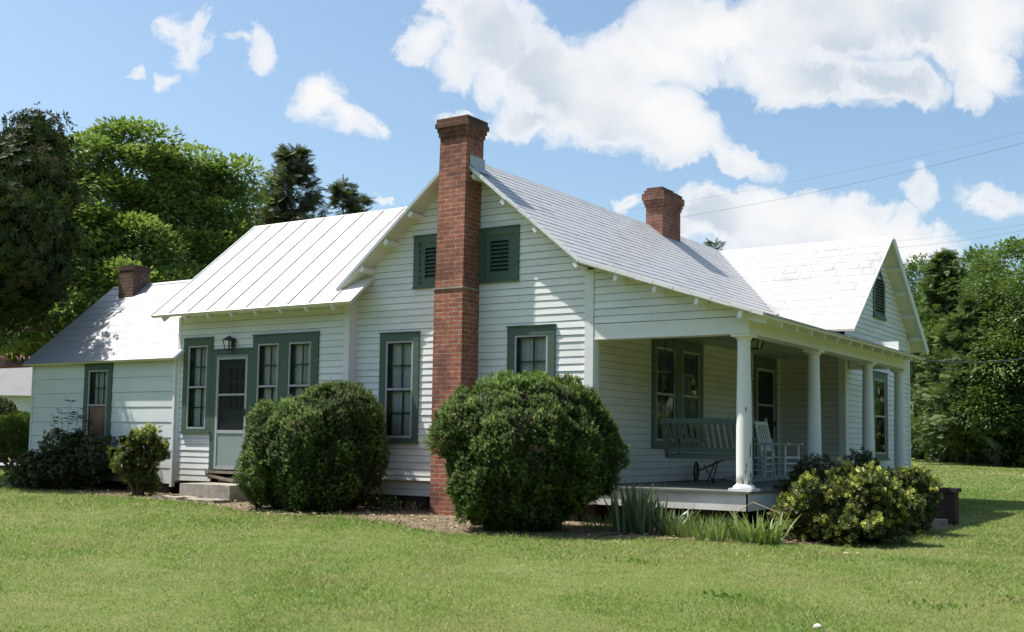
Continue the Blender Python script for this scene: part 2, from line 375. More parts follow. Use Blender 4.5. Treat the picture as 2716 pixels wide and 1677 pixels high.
def lap(M, fr, z0, z1, ex, lims, openings=(), t=.0125, jit=.0022, seed=1, board=(2., 4.2), sub=.55, shingle=None, gap=.004, lip=.0065):
    R = random.Random(seed); z = z0; row = 0
    while z < z1 - .012:
        zb, zt = z, min(z + ex, z1); zc = (zb + zt)/2
        a0, b0 = lims(zb); a1, b1 = lims(zt)
        if b1 < a1: a1 = b1 = (a1 + b1)/2
        if b0 - a0 > .02:
            iv = [(a0, b0)]
            for (ox0, ox1, oz0, oz1) in openings:
                if oz0 < zc < oz1: iv = subtract(iv, ox0, ox1)
            for p, q in iv:
                cuts = [p]
                if shingle:
                    x = math.floor(p/shingle)*shingle + (row % 2)*shingle*.5
                    while x < q:
                        if x > p + .02: cuts.append(x)
                        x += shingle
                else:
                    x = p + R.uniform(*board)*R.uniform(.3, 1)
                    while x < q - .5: cuts.append(x); x += R.uniform(*board)
                cuts.append(q)
                for c0, c1 in zip(cuts, cuts[1:]):
                    n = 1 if shingle else max(1, int((c1 - c0)/sub)); tt = t*R.uniform(.8, 1.2)
                    vs = []; lean = R.uniform(-1, 1)*jit
                    g0 = gap if c0 > p else 0
                    for k in range(n + 1):
                        x = c0 + g0 + (c1 - c0 - g0)*k/n
                        def edge(xx, top):
                            if abs(xx - a0) < 1e-6: return a1 if top else a0
                            if abs(xx - b0) < 1e-6: return b1 if top else b0
                            return xx
                        jb = R.uniform(-jit, jit) + lean*(k/n - .5)
                        y = tt*R.uniform(.88, 1.12)
                        xb, xt = edge(x, 0), edge(x, 1)
                        xt = min(max(xt, min(a1, b1)), max(a1, b1))
                        vs += [fr(xb, -.002, zb + jb), fr(xb, y, zb + jb + lip), fr(xt, .0015, zt + .004)]
                    fs = []
                    for k in range(n):
                        i = 3*k; fs += [(i, i+3, i+4, i+1), (i+1, i+4, i+5, i+2)]
                    fs += [(0, 1, 2), (3*n, 3*n+2, 3*n+1)]
                    k0 = len(M.f); M.add(vs, fs)
                    for k in range(n): M.mi[k0 + 2*k] = 1
        z = zt; row += 1
    return M

def lights_frame(name_parent, fr, x0, x1, z0, z1, mull, mid=.5, dark=False):
    pass

def window(fr, x0, x1, z0, z1, lights, lz0, lz1, name='window', casing=True, sillw=.03, mun=(2, 2), lower=True, curtain=(.10, 1.), fill=(), board=False, depth=.035, glass='window_glass', storm=True):
    """lights: list of (xa, xb) glass openings between lz0 and lz1; outer casing x0..x1, z0..z1"""
    M = MB(); y = depth
    if casing:
        xs = [x0] + [v for l in lights for v in l] + [x1]
        M.box((x0, 0, lz1), (x1, y + .003, z1), fr)
        M.box((x0, 0, z0 + .035), (x1, y - .002, lz0), fr)
        M.box((x0 - .015, 0, z0), (x1 + .015, y + sillw, z0 + .035), fr)
        M.box((x0 - .01, 0, z1), (x1 + .01, y + .022, z1 + .018), fr)
        for k in range(0, len(xs), 2): M.box((xs[k], 0, lz0), (xs[k+1], y, lz1), fr)
    for f in fill: M.box(*f, fr)
    W = M.build(name, 'green_trim', HOUSE)
    for (xa, xb) in lights:
        J = MB()
        for a, b in (((xa - .012, -.11, lz0), (xa, -.001, lz1)), ((xb, -.11, lz0), (xb + .012, -.001, lz1)), ((xa, -.11, lz1), (xb, -.001, lz1 + .012)), ((xa, -.11, lz0 - .012), (xb, -.001, lz0))): J.box(a, b, fr)
        zm = (lz0 + lz1)/2
        st = .032
        def rect(M, a, b, c, d, w, ya, yb):
            M.box((a, ya, c), (b, yb, c + w), fr); M.box((a, ya, d - w), (b, yb, d), fr); M.box((a, ya, c + w), (a + w, yb, d - w), fr); M.box((b - w, ya, c + w), (b, yb, d - w), fr)
        # green sashes, upper proud of the lower
        rect(J, xa, xb, zm - .02, lz1, .045, -.075, -.045); rect(J, xa, xb, lz0, zm + .02, .05, -.108, -.078)
        def muns(a, b, c, d, ya, yb, nx, nz):
            for k in range(1, nx): x = a + (b - a)*k/nx; J.box((x - .011, ya, c), (x + .011, yb, d), fr)
            for k in range(1, nz): z = c + (d - c)*k/nz; J.box((a, ya + .002, z - .011), (b, yb - .002, z + .011), fr)
        muns(xa + .045, xb - .045, zm + .025, lz1 - .045, -.07, -.05, *mun)
        if lower: muns(xa + .045, xb - .045, lz0 + .05, zm - .03, -.103, -.083, *mun)
        J.build('sash', 'green_trim', W)
        if storm:
            F = MB(); rect(F, xa + .002, xb - .002, lz0 + .002, lz1 - .002, st, .004, .028 if depth > .03 else .02); F.box((xa + st, .006, zm - .018), (xb - st, .024, zm + .018), fr)
            F.build('storm_frame', 'aluminium', W)
        gy = .012
        MB().quad(fr(xa + .01, gy, lz0 + .01), fr(xb - .01, gy, lz0 + .01), fr(xb - .01, gy, lz1 - .01), fr(xa + .01, gy, lz1 - .01)).build('glass_pane', glass, W)
        if board:
            MB().box((xa + st, -.03, lz0 + st), (xb - st, -.015, zm - .02), fr).build('board_panel', 'pink_board', W)
        if curtain:
            C = MB(); a = xa - .05 + (xb - xa + .1)*curtain[0]; b = xa - .05 + (xb - xa + .1)*curtain[1]; n = 36
            vs = []
            for k in range(n + 1):
                x = a + (b - a)*k/n; yy = -.122 + .010*math.sin(k*1.15 + xa*7) + .006*math.sin(k*2.7)
                vs += [fr(x, yy, lz0 - .1), fr(x, yy, lz1 + .08)]
            C.add(vs, [(2*k, 2*k+2, 2*k+3, 2*k+1) for k in range(n)]); C.build('curtain', 'curtain', W)
    return W

def openings_of(*ws): return ws

# ---- gable wall (main block)
XR, ZM, ZB, XB, XL, ZL, MOV = -2.345, 5.663, 3.791, -.062, -4.787, 3.648, .331
sR = (ZM - ZB)/(XB - XR); sL = (ZM - ZL)/(XR - XL)
def roof_main(x): return ZM - sR*(x - XR) if x > XR else ZM - sL*(XR - x)
def gable_lims(z):
    z2 = z + .02
    a = max(-4.605, XR - (ZM - z2)/sL); b = min(-.14, XR + (ZM - z2)/sR)
    return a, b
M = MB(); lap(M, G, .246, 5.62, .1085, gable_lims, [(-3.93, -3.36, 1.19, 2.78), (-1.38, -.78, 1.19, 2.78), (-3.26, -2.75, 3.75, 4.35), (-1.97, -1.43, 3.72, 4.37)], seed=3)
M.build('siding', 'white_siding', HOUSE)
# porch end gable siding
def porch_roof(x): return ZB - .3265*(x - XB)
M = MB(); lap(M, G, 2.888, 3.80, .1085, lambda z: (.004, min(2.405, XB + (ZB - .02 - z)/.3265)), seed=4, t=.014); M.build('siding', 'white_siding', HOUSE)
# corner boards
CB = MB(); CB.box((-.144, -.004, .246), (.0, .024, 3.70), G); CB.build('corner_board', 'white_board', HOUSE)
MB().box((-.12, .0, .55), (-.002, .02, 3.4), Fr((0, 0, 0), (0, -1, 0), (1, 0, 0))).build('corner_board', 'white_board', HOUSE) if False else None
# ---- porch front wall
PWIN = (2.03, 2.73, 3.01, 3.71)
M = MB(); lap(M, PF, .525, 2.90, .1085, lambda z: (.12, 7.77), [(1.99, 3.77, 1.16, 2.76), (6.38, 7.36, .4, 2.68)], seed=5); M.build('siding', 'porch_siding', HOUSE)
MB().box((.003, 0, .52), (.12, .022, 2.9), PF).build('corner_board', 'white_board', HOUSE)
# ---- wing
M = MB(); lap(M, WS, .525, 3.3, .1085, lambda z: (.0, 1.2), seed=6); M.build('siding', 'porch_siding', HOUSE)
def wing_lims(z):
    h = (ZM - (z + .03))/.776
    return max(7.772 + .11, 10.2 - h), min(12.64 - .1, 10.2 + h)
M = MB(); lap(M, WF, .32, 5.6, .1085, wing_lims, [(9.72, 10.6, .98, 2.62), (9.87, 10.53, 4.02, 4.72)], seed=7); M.build('siding', 'white_siding', HOUSE)
CBW = MB(); CBW.box((7.762, 0, .3), (7.885, .024, 3.42), WF); CBW.build('corner_board', 'white_board', HOUSE)
CBW = MB(); CBW.box((12.535, 0, .3), (12.66, .024, 3.62), WF); CBW.build('corner_board', 'white_board', HOUSE)
CBW = MB(); CBW.box((1.19, .0, .52), (1.331, .022, 3.2), WS); CBW.build('corner_board', 'white_board', HOUSE)
# ---- ell
M = MB(); lap(M, EF, .338, 3.52, .1125, lambda z: (-8.79, -4.715), [(-8.60, -7.97, 1.28, 2.87), (-7.86, -6.92, .3, 2.68), (-6.80, -5.38, 1.28, 2.87)], seed=8); M.build('siding', 'white_siding', HOUSE)
MB().box((-4.72, .0, .338), (-4.600, .024, 3.46), EF).build('corner_board', 'white_board', HOUSE)
MB().box((-4.605, -.002, .25), (-4.597, .169, 3.60), Fr((0, 0, 0), (1, 0, 0), (0, -1, 0))).build('return_board', 'white_board', HOUSE)
MB().box((-8.86, .0, .338), (-8.785, .024, 3.40), EF).build('corner_board', 'white_board', HOUSE)
# ---- lean-to shed room
M = MB(); lap(M, SF, .267, 2.75, .288, lambda z: (-13.27, -8.89), [(-11.45, -10.80, 1.05, 2.45)], seed=9, t=.012, jit=.003); M.build('siding', 'shed_siding', HOUSE)
MB().box((-8.905, -.05, .22), (-8.85, .026, 2.72), SF).build('corner_board', 'white_board', HOUSE)
MB().box((-13.31, -.03, .25), (-13.25, .022, 2.62), SF).build('corner_board', 'shed_siding', HOUSE)

# plain rear and far walls that close the house
M = MB()
M.add([(-13.29, SY, .2), (-13.29, 3.8, .2), (-13.29, 3.8, 2.76), (-13.29, 1.8, 4.42), (-13.29, SY, 2.72)], [(0, 1, 2, 3, 4)])
M.add([(-13.29, 3.8, .2), (-8.85, 3.8, .2), (-8.85, 3.8, 2.76), (-13.29, 3.8, 2.76)], [(0, 1, 2, 3)])
M.add([(-8.83, EY, .3), (-8.83, 4.06, .3), (-8.83, 4.06, 3.6), (-8.83, 1.94, 5.44), (-8.83, EY, 3.6)], [(0, 1, 2, 3, 4)])
M.add([(-8.83, 4.06, .3), (-4.6, 4.06, .3), (-4.6, 4.06, 3.7), (-8.83, 4.06, 3.7)], [(0, 1, 2, 3)])
M.add([(-4.6, .0, .25), (-4.6, 12.64, .25), (-4.6, 12.64, 3.75), (-4.6, .0, 3.75)], [(0, 1, 2, 3)])
M.add([(-4.6, 12.65, .25), (1.29, 12.65, .25), (1.29, 12.65, 3.72), (XB, 12.65, 3.75), (XR, 12.65, 5.62), (-4.6, 12.65, 3.76)], [(0, 1, 2, 3, 4, 5)])
M.build('rear_wall', 'white_siding', HOUSE)
M = MB(); M.add([(-13.2, -.1, .5), (-.02, -.1, .5), (-.02, 12.6, .5), (-13.2, 12.6, .5)], [(0, 1, 2, 3)]); M.build('interior_floor', 'old_wood', HOUSE)

# ---- foundation
M = MB()
for x in (-4.5, -3.3, -1.6, -.5): M.box((x - .22, -.40, -.2), (x + .22, -.02, .25), G)
M.box((-4.6, -.3, -.2), (-.02, -.1, .25), G); M.build('foundation', 'dark_brick', HOUSE)
M = MB()
for x in (-8.55, -7.2, -4.9): M.box((x - .2, -.3, -.2), (x + .2, -.03, .34), EF)
M.box((-8.8, -.3, -.2), (-4.65, -.2, .33), EF); M.build('foundation', 'dark_brick', HOUSE)
for x in (-13.0, -10.75, -9.2):
    M = MB(); M.box((x - .22, -.35, -.2), (x + .22, -.03, .27), SF); M.build('foundation_pier', 'dark_brick', HOUSE)
MB().box((-13.2, -1.4, -.2), (-8.9, -1.3, .3), SF).build('foundation', 'dark_brick', HOUSE) if False else None
M = MB(); M.box((.02, -.5, -.2), (2.1, -.32, .30), G); M.build('foundation', 'dark_brick', HOUSE)
M = MB()
for y in (1.2, 3.0, 5.9, 7.9): M.box((1.85, y - .2, -.25), (2.25, y + .2, .28))
M.box((1.7, .3, -.25), (1.8, 8.0, .28)); M.build('foundation', 'dark_brick', HOUSE)

# ---- roofs
def slope_roof(fr, poly, name, mt, ex, shingle, t, seed, th=.045, under='cream_soffit', jit=.002):
    """poly: (x, w) corner list in the slope frame, w up the slope"""
    B = MB(); B.slab([fr(x, -th, w) for x, w in poly], fr.n*(th - .002))
    sheath = B.build('roof_deck', under, HOUSE)
    def lims(w):
        xs = []
        for (xa, wa), (xb, wb) in zip(poly, poly[1:] + poly[:1]):
            if abs(wb - wa) < 1e-9: continue
            k = (w - wa)/(wb - wa)
            if -1e-6 <= k <= 1 + 1e-6: xs.append(xa + k*(xb - xa))
        return (min(xs), max(xs)) if len(xs) > 1 else (0, 0)
    ws = [w for _, w in poly]; Mx = MB()
    if ex: lap(Mx, fr, min(ws) - .012, max(ws) - .001, ex, lambda w: lims(min(max(w, min(ws) + 1e-4), max(ws) - 1e-4)), t=t, jit=jit, seed=seed, shingle=shingle, sub=.6, gap=.006, board=(6, 9), lip=.006)
    else: Mx.slab([fr(x, .001, w) for x, w in poly], fr.n*.004)
    return Mx, sheath, lims
def slope_frame(p_eave, up_pt, u):
    w = (Vector(up_pt) - Vector(p_eave)).normalized(); u = Vector(u); n = u.cross(w)
    if n.z < 0: n = -n
    return Fr(p_eave, u, n, w), (Vector(up_pt) - Vector(p_eave)).length
# main right slope, u along +Y from the gable overhang, up-slope toward the ridge
fr, L = slope_frame((XB, -MOV, ZB), (XR, -MOV, ZM), (0, 1, 0))
yw = 10.2 - (ZM - ZB)/.776 + MOV
Mx, _, _ = slope_roof(fr, [(0, 0), (yw, 0), (10.2 + MOV, L), (0, L)], 'roof', 'shingle_metal', .148, .30, .0075, 21)
Mx.build('main_roof', 'shingle_metal', HOUSE, edge='shingle_edge')
fr2, L2 = slope_frame((XB, 13.0, ZB), (XR, 13.0, ZM), (0, -1, 0))
Mx, _, _ = slope_roof(fr2, [(0, 0), (2.8 - (ZM - ZB)/.776 if False else .4, 0), (2.8, L2), (0, L2)], 'roof', 'shingle_metal', .296, .3, .0075, 22); Mx.build('main_roof', 'shingle_metal', HOUSE, edge='shingle_edge')
# main left slope
fr, L = slope_frame((XL, -MOV, ZL), (XR, -MOV, ZM), (0, 1, 0))
Mx, _, _ = slope_roof(fr, [(0, 0), (13.3, 0), (13.3, L), (0, L)], 'roof', 'shingle_metal', .296, .6, .006, 23); Mx.build('main_roof', 'shingle_metal', HOUSE, edge='shingle_edge')
# porch roof
fr, L = slope_frame((2.766, -MOV, porch_roof(2.766)), (XB, -MOV, ZB), (0, 1, 0))
Mx, _, _ = slope_roof(fr, [(0, 0), (8.18 + MOV, 0), (8.18 + MOV, L*.62), (yw - .02, L), (0, L)], 'roof', 'shingle_metal', .28, .3, .0075, 24); Mx.build('porch_roof', 'shingle_metal', HOUSE, edge='shingle_edge')
# wing slopes
WX = 1.634; WZE = 3.413; WH = 2.9
fr, L = slope_frame((XR, 10.2 - WH, WZE), (XR, 10.2, ZM), (1, 0, 0))
dv = (10.2 - WH); wv = (ZB - WZE)/(ZM - WZE)*L
xe = XB + (ZB - WZE)/.3265
Mx, _, _ = slope_roof(fr, [(xe - XR, 0), (WX - XR, 0), (WX - XR, L), (0, L), (XB - XR, wv)], 'roof', 'shingle_metal', .30, .27, .0055, 25); Mx.build('wing_roof', 'wing_metal', HOUSE, edge='shingle_edge')
fr, L = slope_frame((WX, 10.2 + WH, WZE), (WX, 10.2, ZM), (-1, 0, 0))
Mx, _, _ = slope_roof(fr, [(0, 0), (WX - XR, 0), (WX - XR, L), (0, L)], 'roof', 'shingle_metal', .30, .27, .005, 26); Mx.build('wing_roof', 'wing_metal', HOUSE, edge='shingle_edge')
# ell: standing seam
EX0, EX3, EYE, EZE, EYR, EZR = -9.143, -4.232, -.613, 3.392, 1.94, 5.505
fr, L = slope_frame((EX0, EYE, EZE), (EX0, EYR, EZR), (1, 0, 0))
kk = (.25 - EYE)/(EYR - EYE)*L
poly = [(0, 0), (EX3 - EX0, 0), (EX3 - EX0, kk), (-2.5 - EX0, L), (0, L)]
Mx, _, lm = slope_roof(fr, poly, 'roof', 'seam_metal', None, None, .01, 27)
for k in range(15):
    x = .47 + .5*k
    wtop = L if x < EX3 - EX0 else L
    w0 = .05
    if x > EX3 - EX0: w0 = kk + (x - (EX3 - EX0))/((-2.5 - EX0) - (EX3 - EX0))*(L - kk)
    if w0 < L - .05:
        k0 = len(Mx.f); Mx.box((x - .010, .004, w0), (x + .010, .026, L), fr)
        for k_ in range(k0, len(Mx.f)): Mx.mi[k_] = 1
Mx.box((0, .004, 0), (.02, .028, L), fr); Mx.box((0, .004, -.004), (EX3 - EX0, .012, .02), fr)
Mx.build('ell_roof', 'seam_metal', HOUSE, edge='seam_shade')
fr, L = slope_frame((-2.5, EYR*2 - EYE, EZE), (-2.5, EYR, EZR), (-1, 0, 0))
Mx, _, _ = slope_roof(fr, [(0, 0), (-2.5 - EX0, 0), (-2.5 - EX0, L), (0, L)], 'roof', 'seam_metal', None, None, .01, 28); Mx.build('ell_roof', 'seam_metal', HOUSE)
# shed roof
SX0, SX1, SYE, SZE, SYR, SZR = -13.45, -8.66, -.39, 2.615, 1.8, 4.49
fr, L = slope_frame((SX0, SYE, SZE), (SX0, SYR, SZR), (1, 0, 0)); kk = (EY + .005 - SYE)/(SYR - SYE)*L
Mx, _, _ = slope_roof(fr, [(0, 0), (SX1 - SX0, 0), (SX1 - SX0, kk), (-8.862 - SX0, kk), (-8.862 - SX0, L), (0, L)], 'roof', 'shed_metal', .255, None, .007, 29); Mx.build('shed_roof', 'shed_metal', HOUSE, edge='shingle_edge')
fr, L = slope_frame((-8.85, SYR*2 - SYE, SZE), (-8.85, SYR, SZR), (-1, 0, 0))
Mx, _, _ = slope_roof(fr, [(0, 0), (-8.85 - SX0, 0), (-8.85 - SX0, L), (0, L)], 'roof', 'shed_metal', .5, None, .007, 30); Mx.build('shed_roof', 'shed_metal', HOUSE, edge='shingle_edge')
# ridge caps
def ridge(p, q, mt='shingle_metal', w=.09, drop=.092):
    p, q = Vector(p), Vector(q); d = (q - p).normalized(); x = d.cross(Vector((0, 0, 1)))*w; dn = Vector((0, 0, -drop)); up = Vector((0, 0, .010))
    M = MB(); M.add([p+up, q+up, q+x+dn+up, p+x+dn+up, q-x+dn+up, p-x+dn+up, p, q], [(0, 1, 2, 3), (1, 0, 5, 4), (0, 3, 6), (0, 6, 5), (1, 7, 2), (1, 4, 7)]); M.build('ridge_cap', mt, HOUSE)
ridge((XR, -MOV - .01, ZM + .01), (XR, 13.0, ZM + .01)); ridge((XR, 10.2, ZM + .012), (WX + .01, 10.2, ZM + .012)); ridge((EX0, EYR, EZR + .008), (-2.5, EYR, EZR + .008), 'seam_metal', .06, .05); ridge((SX0, SYR, SZR + .008), (-8.86, SYR, SZR + .008), 'shed_metal', .06, .05)
# valley flashing strips and folded rake edges
M = MB(); a = Vector((XR, 10.2, ZM + .03)); b = Vector((XB, 10.2 - (ZM - ZB)/.776, ZB + .03)); M.beam(a, b, .14, .012, (.5, -.5, .7)); M.build('valley_flashing', 'shingle_metal', HOUSE)
def rake(name, p, q, mt, w=.05, h=.045, seg=.3, seed=1):
    R = random.Random(seed); p, q = Vector(p), Vector(q); L = (q - p).length; d = (q - p)/L; M = MB(); s = 0
    while s < L - .01:
        e = min(L, s + seg*R.uniform(.93, 1.05)); dz = R.uniform(-.004, .004); M.beam(p + d*(s + .004) + Vector((0, 0, dz)), p + d*(e - .004) + Vector((0, 0, dz + R.uniform(-.003, .003))), w, h*R.uniform(.85, 1.1)); s = e
    M.build(name, mt, HOUSE)
rake('rake_edge', (XR + .12, -MOV - .012, ZM - .10), (XB, -MOV - .012, ZB - .005), 'seam_metal', .03, .05, .29, 1)
rake('rake_edge', (XB, -MOV - .012, ZB - .005), (2.75, -MOV - .012, porch_roof(2.75) - .005), 'seam_metal', .03, .05, .31, 2)
rake('rake_edge', (XR - .1, -MOV - .008, ZM - .09), (XL, -MOV - .008, ZL), 'grey_flashing', .016, .05, 1.2, 3)
rake('rake_edge', (WX + .01, 10.2 - .03, ZM - .03), (WX + .01, 10.2 - WH, WZE - .02), 'seam_metal', .018, .05, 1.2, 4)
rake('barge_board', (WX + .012, 10.2 + .03, ZM - .06), (WX + .012, 10.2 + WH, WZE - .06), 'white_board', .03, .14, 9, 5)
# lookouts under the rakes and rafter tails under the eaves
def tail(M, p, q, w=.055, h=.09): M.beam(p, q, w, h)
for x in (-2.0, -1.44, -.85, -.14):
    z = roof_main(x) - .11; M = MB(); M.beam((x, -MOV + .005, z), (x, 0.02, z), .06, .085, (-sR, 0, 1)); M.build('lookout', 'white_board', HOUSE)
for x in (.52, 1.14, 1.78, 2.41):
    z = porch_roof(x) - .10; M = MB(); M.beam((x, -MOV + .005, z), (x, 0.02, z), .055, .085, (.32, 0, 1)); M.build('lookout', 'white_board', HOUSE)
for x in (-3.25, -3.75, -4.25):
    z = roof_main(x) - .12; M = MB(); M.beam((x, -MOV + .01, z), (x, .02, z), .075, .09, (sL, 0, 1)); M.build('lookout', 'white_board', HOUSE)
for y, dz in ((10.85, 0), (11.45, 0), (12.05, 0), (12.65, 0), (9.5, 0), (8.6, 0)):
    z = ZM - .776*abs(y - 10.2) - .10; M = MB(); M.beam((1.3, y, z), (WX - .02, y, z), .06, .08, (0, .776*np.sign(y - 10.2), 1)); M.build('lookout', 'white_board', HOUSE)
for k in range(14):
    y = -.18 + k*.62
    M = MB(); p = Vector((2.32, y, porch_roof(2.32) - .105)); q = Vector((2.72, y, porch_roof(2.72) - .085)); M.beam(p, q, .045, .085); M.build('rafter_tail', 'white_board', HOUSE)
for k in range(8):
    x = -8.85 + k*.6
    z0_ = EZE - .075; M = MB(); M.beam((x, EYE + .04, z0_), (x, EY + .03, z0_ + .43*.8277), .05, .085); M.build('rafter_tail', 'white_board', HOUSE)
# frieze boards
M = MB(); M.box((-8.79, .002, 3.40), (-4.72, .02, 3.58), EF); M.build('frieze_board', 'white_board', HOUSE)

# ---- windows
window(G, -4.059, -3.233, 1.088, 2.902, [(-3.935, -3.355)], 1.18, 2.775)
window(G, -1.512, -.654, 1.088, 2.902, [(-1.382, -.778)], 1.18, 2.775)
window(EF, -8.681, -7.905, 1.218, 2.972, [(-8.562, -8.035)], 1.30, 2.845, fill=[((-7.905, 0, .52), (-7.775, .033, 2.70)), ((-8.035+.03, 0, 1.26), (-7.775, .0335, 2.70))] and [((-7.905, 0, .52), (-7.775, .033, 2.70))])
window(EF, -6.858, -5.285, 1.218, 2.967, [(-6.745, -6.225), (-5.985, -5.455)], 1.30, 2.822)
window(SF, -11.553, -10.70, .94, 2.56, [(-11.43, -10.82)], 1.06, 2.45, mun=(3, 2), lower=False, board=True, curtain=(.0, 1.))
window(PF, 1.89, 3.86, 1.077, 2.866, [(2.02, 2.735), (3.015, 3.715)], 1.19, 2.72, curtain=None)
window(WF, 9.60, 10.72, .87, 2.73, [(9.735, 10.585)], .99, 2.60, mun=(1, 1), curtain=(.0, .25))
# porch side door (screen door with a glazed door behind)
def door(fr, x0, x1, z0, z1, cas, zc, name):
    M = MB(); M.box((x0 - cas, 0, z0), (x0, .034, z1), fr); M.box((x1, 0, z0), (x1 + cas, .034, z1), fr); M.box((x0 - cas, 0, z1), (x1 + cas, .036, zc), fr); M.box((x0 - cas - .01, 0, zc), (x1 + cas + .01, .052, zc + .018), fr)
    D = M.build(name, 'green_trim', HOUSE)
    F = MB(); w = .055; zr = z0 + (z1 - z0)*.335; zm = z0 + (z1 - z0)*.66
    F.box((x0 + .004, .002, z0 + .01), (x0 + w, .036, z1 - .004), fr); F.box((x1 - w, .002, z0 + .01), (x1 - .004, .036, z1 - .004), fr)
    for za, zb in ((z0 + .01, z0 + .07), (zr - .03, zr + .03), (zm - .018, zm + .018), (z1 - .06, z1 - .004)): F.box((x0 + w, .004, za), (x1 - w, .034, zb), fr)
    F.build('storm_frame', 'aluminium', D)
    MB().box((x0 + w, .010, z0 + .07), (x1 - w, .022, zr - .03), fr).build('kick_panel', 'door_panel', D)
    MB().quad(*[fr(x, .014, z) for x, z in ((x0 + w, zr), (x1 - w, zr), (x1 - w, z1 - .05), (x0 + w, z1 - .05))]).build('screen', 'screen_mesh', D)
    I = MB(); I.box((x0 - .02, -.12, z0), (x0 + .17, -.09, z1), fr); I.box((x1 - .17, -.12, z0), (x1 + .02, -.09, z1), fr); I.box((x0 + .17, -.12, z1 - .2), (x1 - .17, -.09, z1), fr); I.box((x0 + .17, -.12, z0), (x1 - .17, -.09, z0 + 1.1), fr)
    for k in (1, 2): x = x0 + .17 + (x1 - x0 - .34)*k/3; I.box((x - .014, -.115, z0 + 1.1), (x + .014, -.095, z1 - .2), fr)
    for k in (1, 2): z = z0 + 1.1 + (z1 - z0 - 1.3)*k/3; I.box((x0 + .17, -.114, z - .014), (x1 - .17, -.096, z + .014), fr)
    I.build('inner_door', 'green_trim', D)
    MB().box((x0, -.30, z0), (x1, -.28, z1), fr).build('dark_hall', 'unlit_backing', D)  # dark panel standing in for the unlit hall
    H = MB(); H.box((x1 - .05, .036, z0 + .98), (x1 - .022, .06, z0 + 1.10), fr); H.box((x1 - .085, .055, z0 + 1.03), (x1 - .03, .068, z0 + 1.055), fr); H.build('handle', 'black_metal', D)
    J = MB(); J.box((x0 - .012, -.13, z0), (x0, 0, z1), fr); J.box((x1, -.13, z0), (x1 + .012, 0, z1), fr); J.box((x0, -.13, z1), (x1, 0, z1 + .012), fr); J.build('jamb', 'green_trim', D)
    return D
D1 = door(EF, -7.777, -6.976, .562, 2.622, .118, 2.74, 'storm_door')
MB().box((-7.80, .036, 2.622), (-6.95, .062, 2.634), EF).build('drip_cap', 'aluminium', D1)
D2 = door(PF, 6.385, 7.355, .53, 2.65, .11, 2.86, 'screen_door')
# rotten sill under the side door
M = MB(); M.box((-7.95, .0, .50), (-6.80, .075, .545), EF); M.box((-7.9, .0, .40), (-6.75, .05, .43), EF); M.beam((-7.95, EY - .05, .47), (-7.2, EY - .07, .37), .03, .05); M.beam((-7.6, EY - .05, .39), (-6.7, EY - .06, .36), .03, .05); M.build('door_sill', 'old_wood', HOUSE)

# ---- louvred vents in the gables
def vent(fr, x0, x1, z0, z1, l0, l1, m0, m1, pts=None):
    M = MB()
    def rect(a, b, c, d, e, f, g, h, ya, yb):   # outer a..b, c..d ; inner e..f, g..h
        M.box((a, ya, c), (b, yb, g), fr); M.box((a, ya, h), (b, yb, d), fr); M.box((a, ya, g), (e, yb, h), fr); M.box((f, ya, g), (b, yb, h), fr)
    e, f, g, h = l0 - .10, l1 + .10, m0 - .09, m1 + .10
    rect(x0, x1, z0, z1, e, f, g, h, 0, .034); rect(e, f, g, h, l0, l1, m0, m1, -.03, .008)
    M.box((x0 - .01, 0, z1), (x1 + .01, .05, z1 + .015), fr); M.box((x0 - .01, 0, z0 - .02), (x1 + .01, .05, z0), fr)
    V = M.build('gable_vent', 'green_trim', HOUSE); B = MB(); n = int((m1 - m0)/.062)
    for k in range(n):
        z = m0 + (m1 - m0)*(k + .5)/n; B.add([fr(l0, .002, z - .022), fr(l1, .002, z - .022), fr(l1, -.05, z + .026), fr(l0, -.05, z + .026)], [(0, 1, 2, 3)]); B.box((l0, -.002, z - .028), (l1, .004, z - .016), fr)
    B.build('louvre', 'green_trim', V); MB().quad(fr(l0, -.06, m0), fr(l1, -.06, m0), fr(l1, -.06, m1), fr(l0, -.06, m1)).build('vent_backing', 'unlit_backing', V)
vent(G, -2.115, -1.324, 3.641, 4.481, -1.87, -1.525, 3.77, 4.28); vent(G, -3.387, -2.58, 3.641, 4.481, -3.165, -2.82, 3.77, 4.28)
M = MB(); fr = WF
M.box((9.77, 0, 3.95), (9.87, .034, 4.68), fr); M.box((10.53, 0, 3.95), (10.63, .034, 4.68), fr); M.box((9.75, 0, 3.90), (10.65, .06, 3.95), fr); M.box((9.87, 0, 3.95), (10.53, .034, 4.02), fr)
for s in (-1, 1): M.slab([fr(10.2 + s*.43, 0, 4.68), fr(10.2 + s*.33, 0, 4.68), fr(10.2, 0, 4.93), fr(10.2, 0, 5.04)], fr.n*.034)
V = M.build('gable_vent', 'green_trim', HOUSE); B = MB()
for k in range(14):
    z = 4.04 + k*.066; hw = .33 if z < 4.68 else .33*(4.95 - z)/.27
    B.box((10.2 - hw, -.01, z - .008), (10.2 + hw, .022, z + .012), fr)
B.build('louvre', 'green_trim', V); MB().quad(fr(9.87, -.03, 4.02), fr(10.53, -.03, 4.02), fr(10.53, -.03, 4.70), fr(10.2, -.03, 4.95), fr(9.87, -.03, 4.70)).build('vent_backing', 'unlit_backing', V)

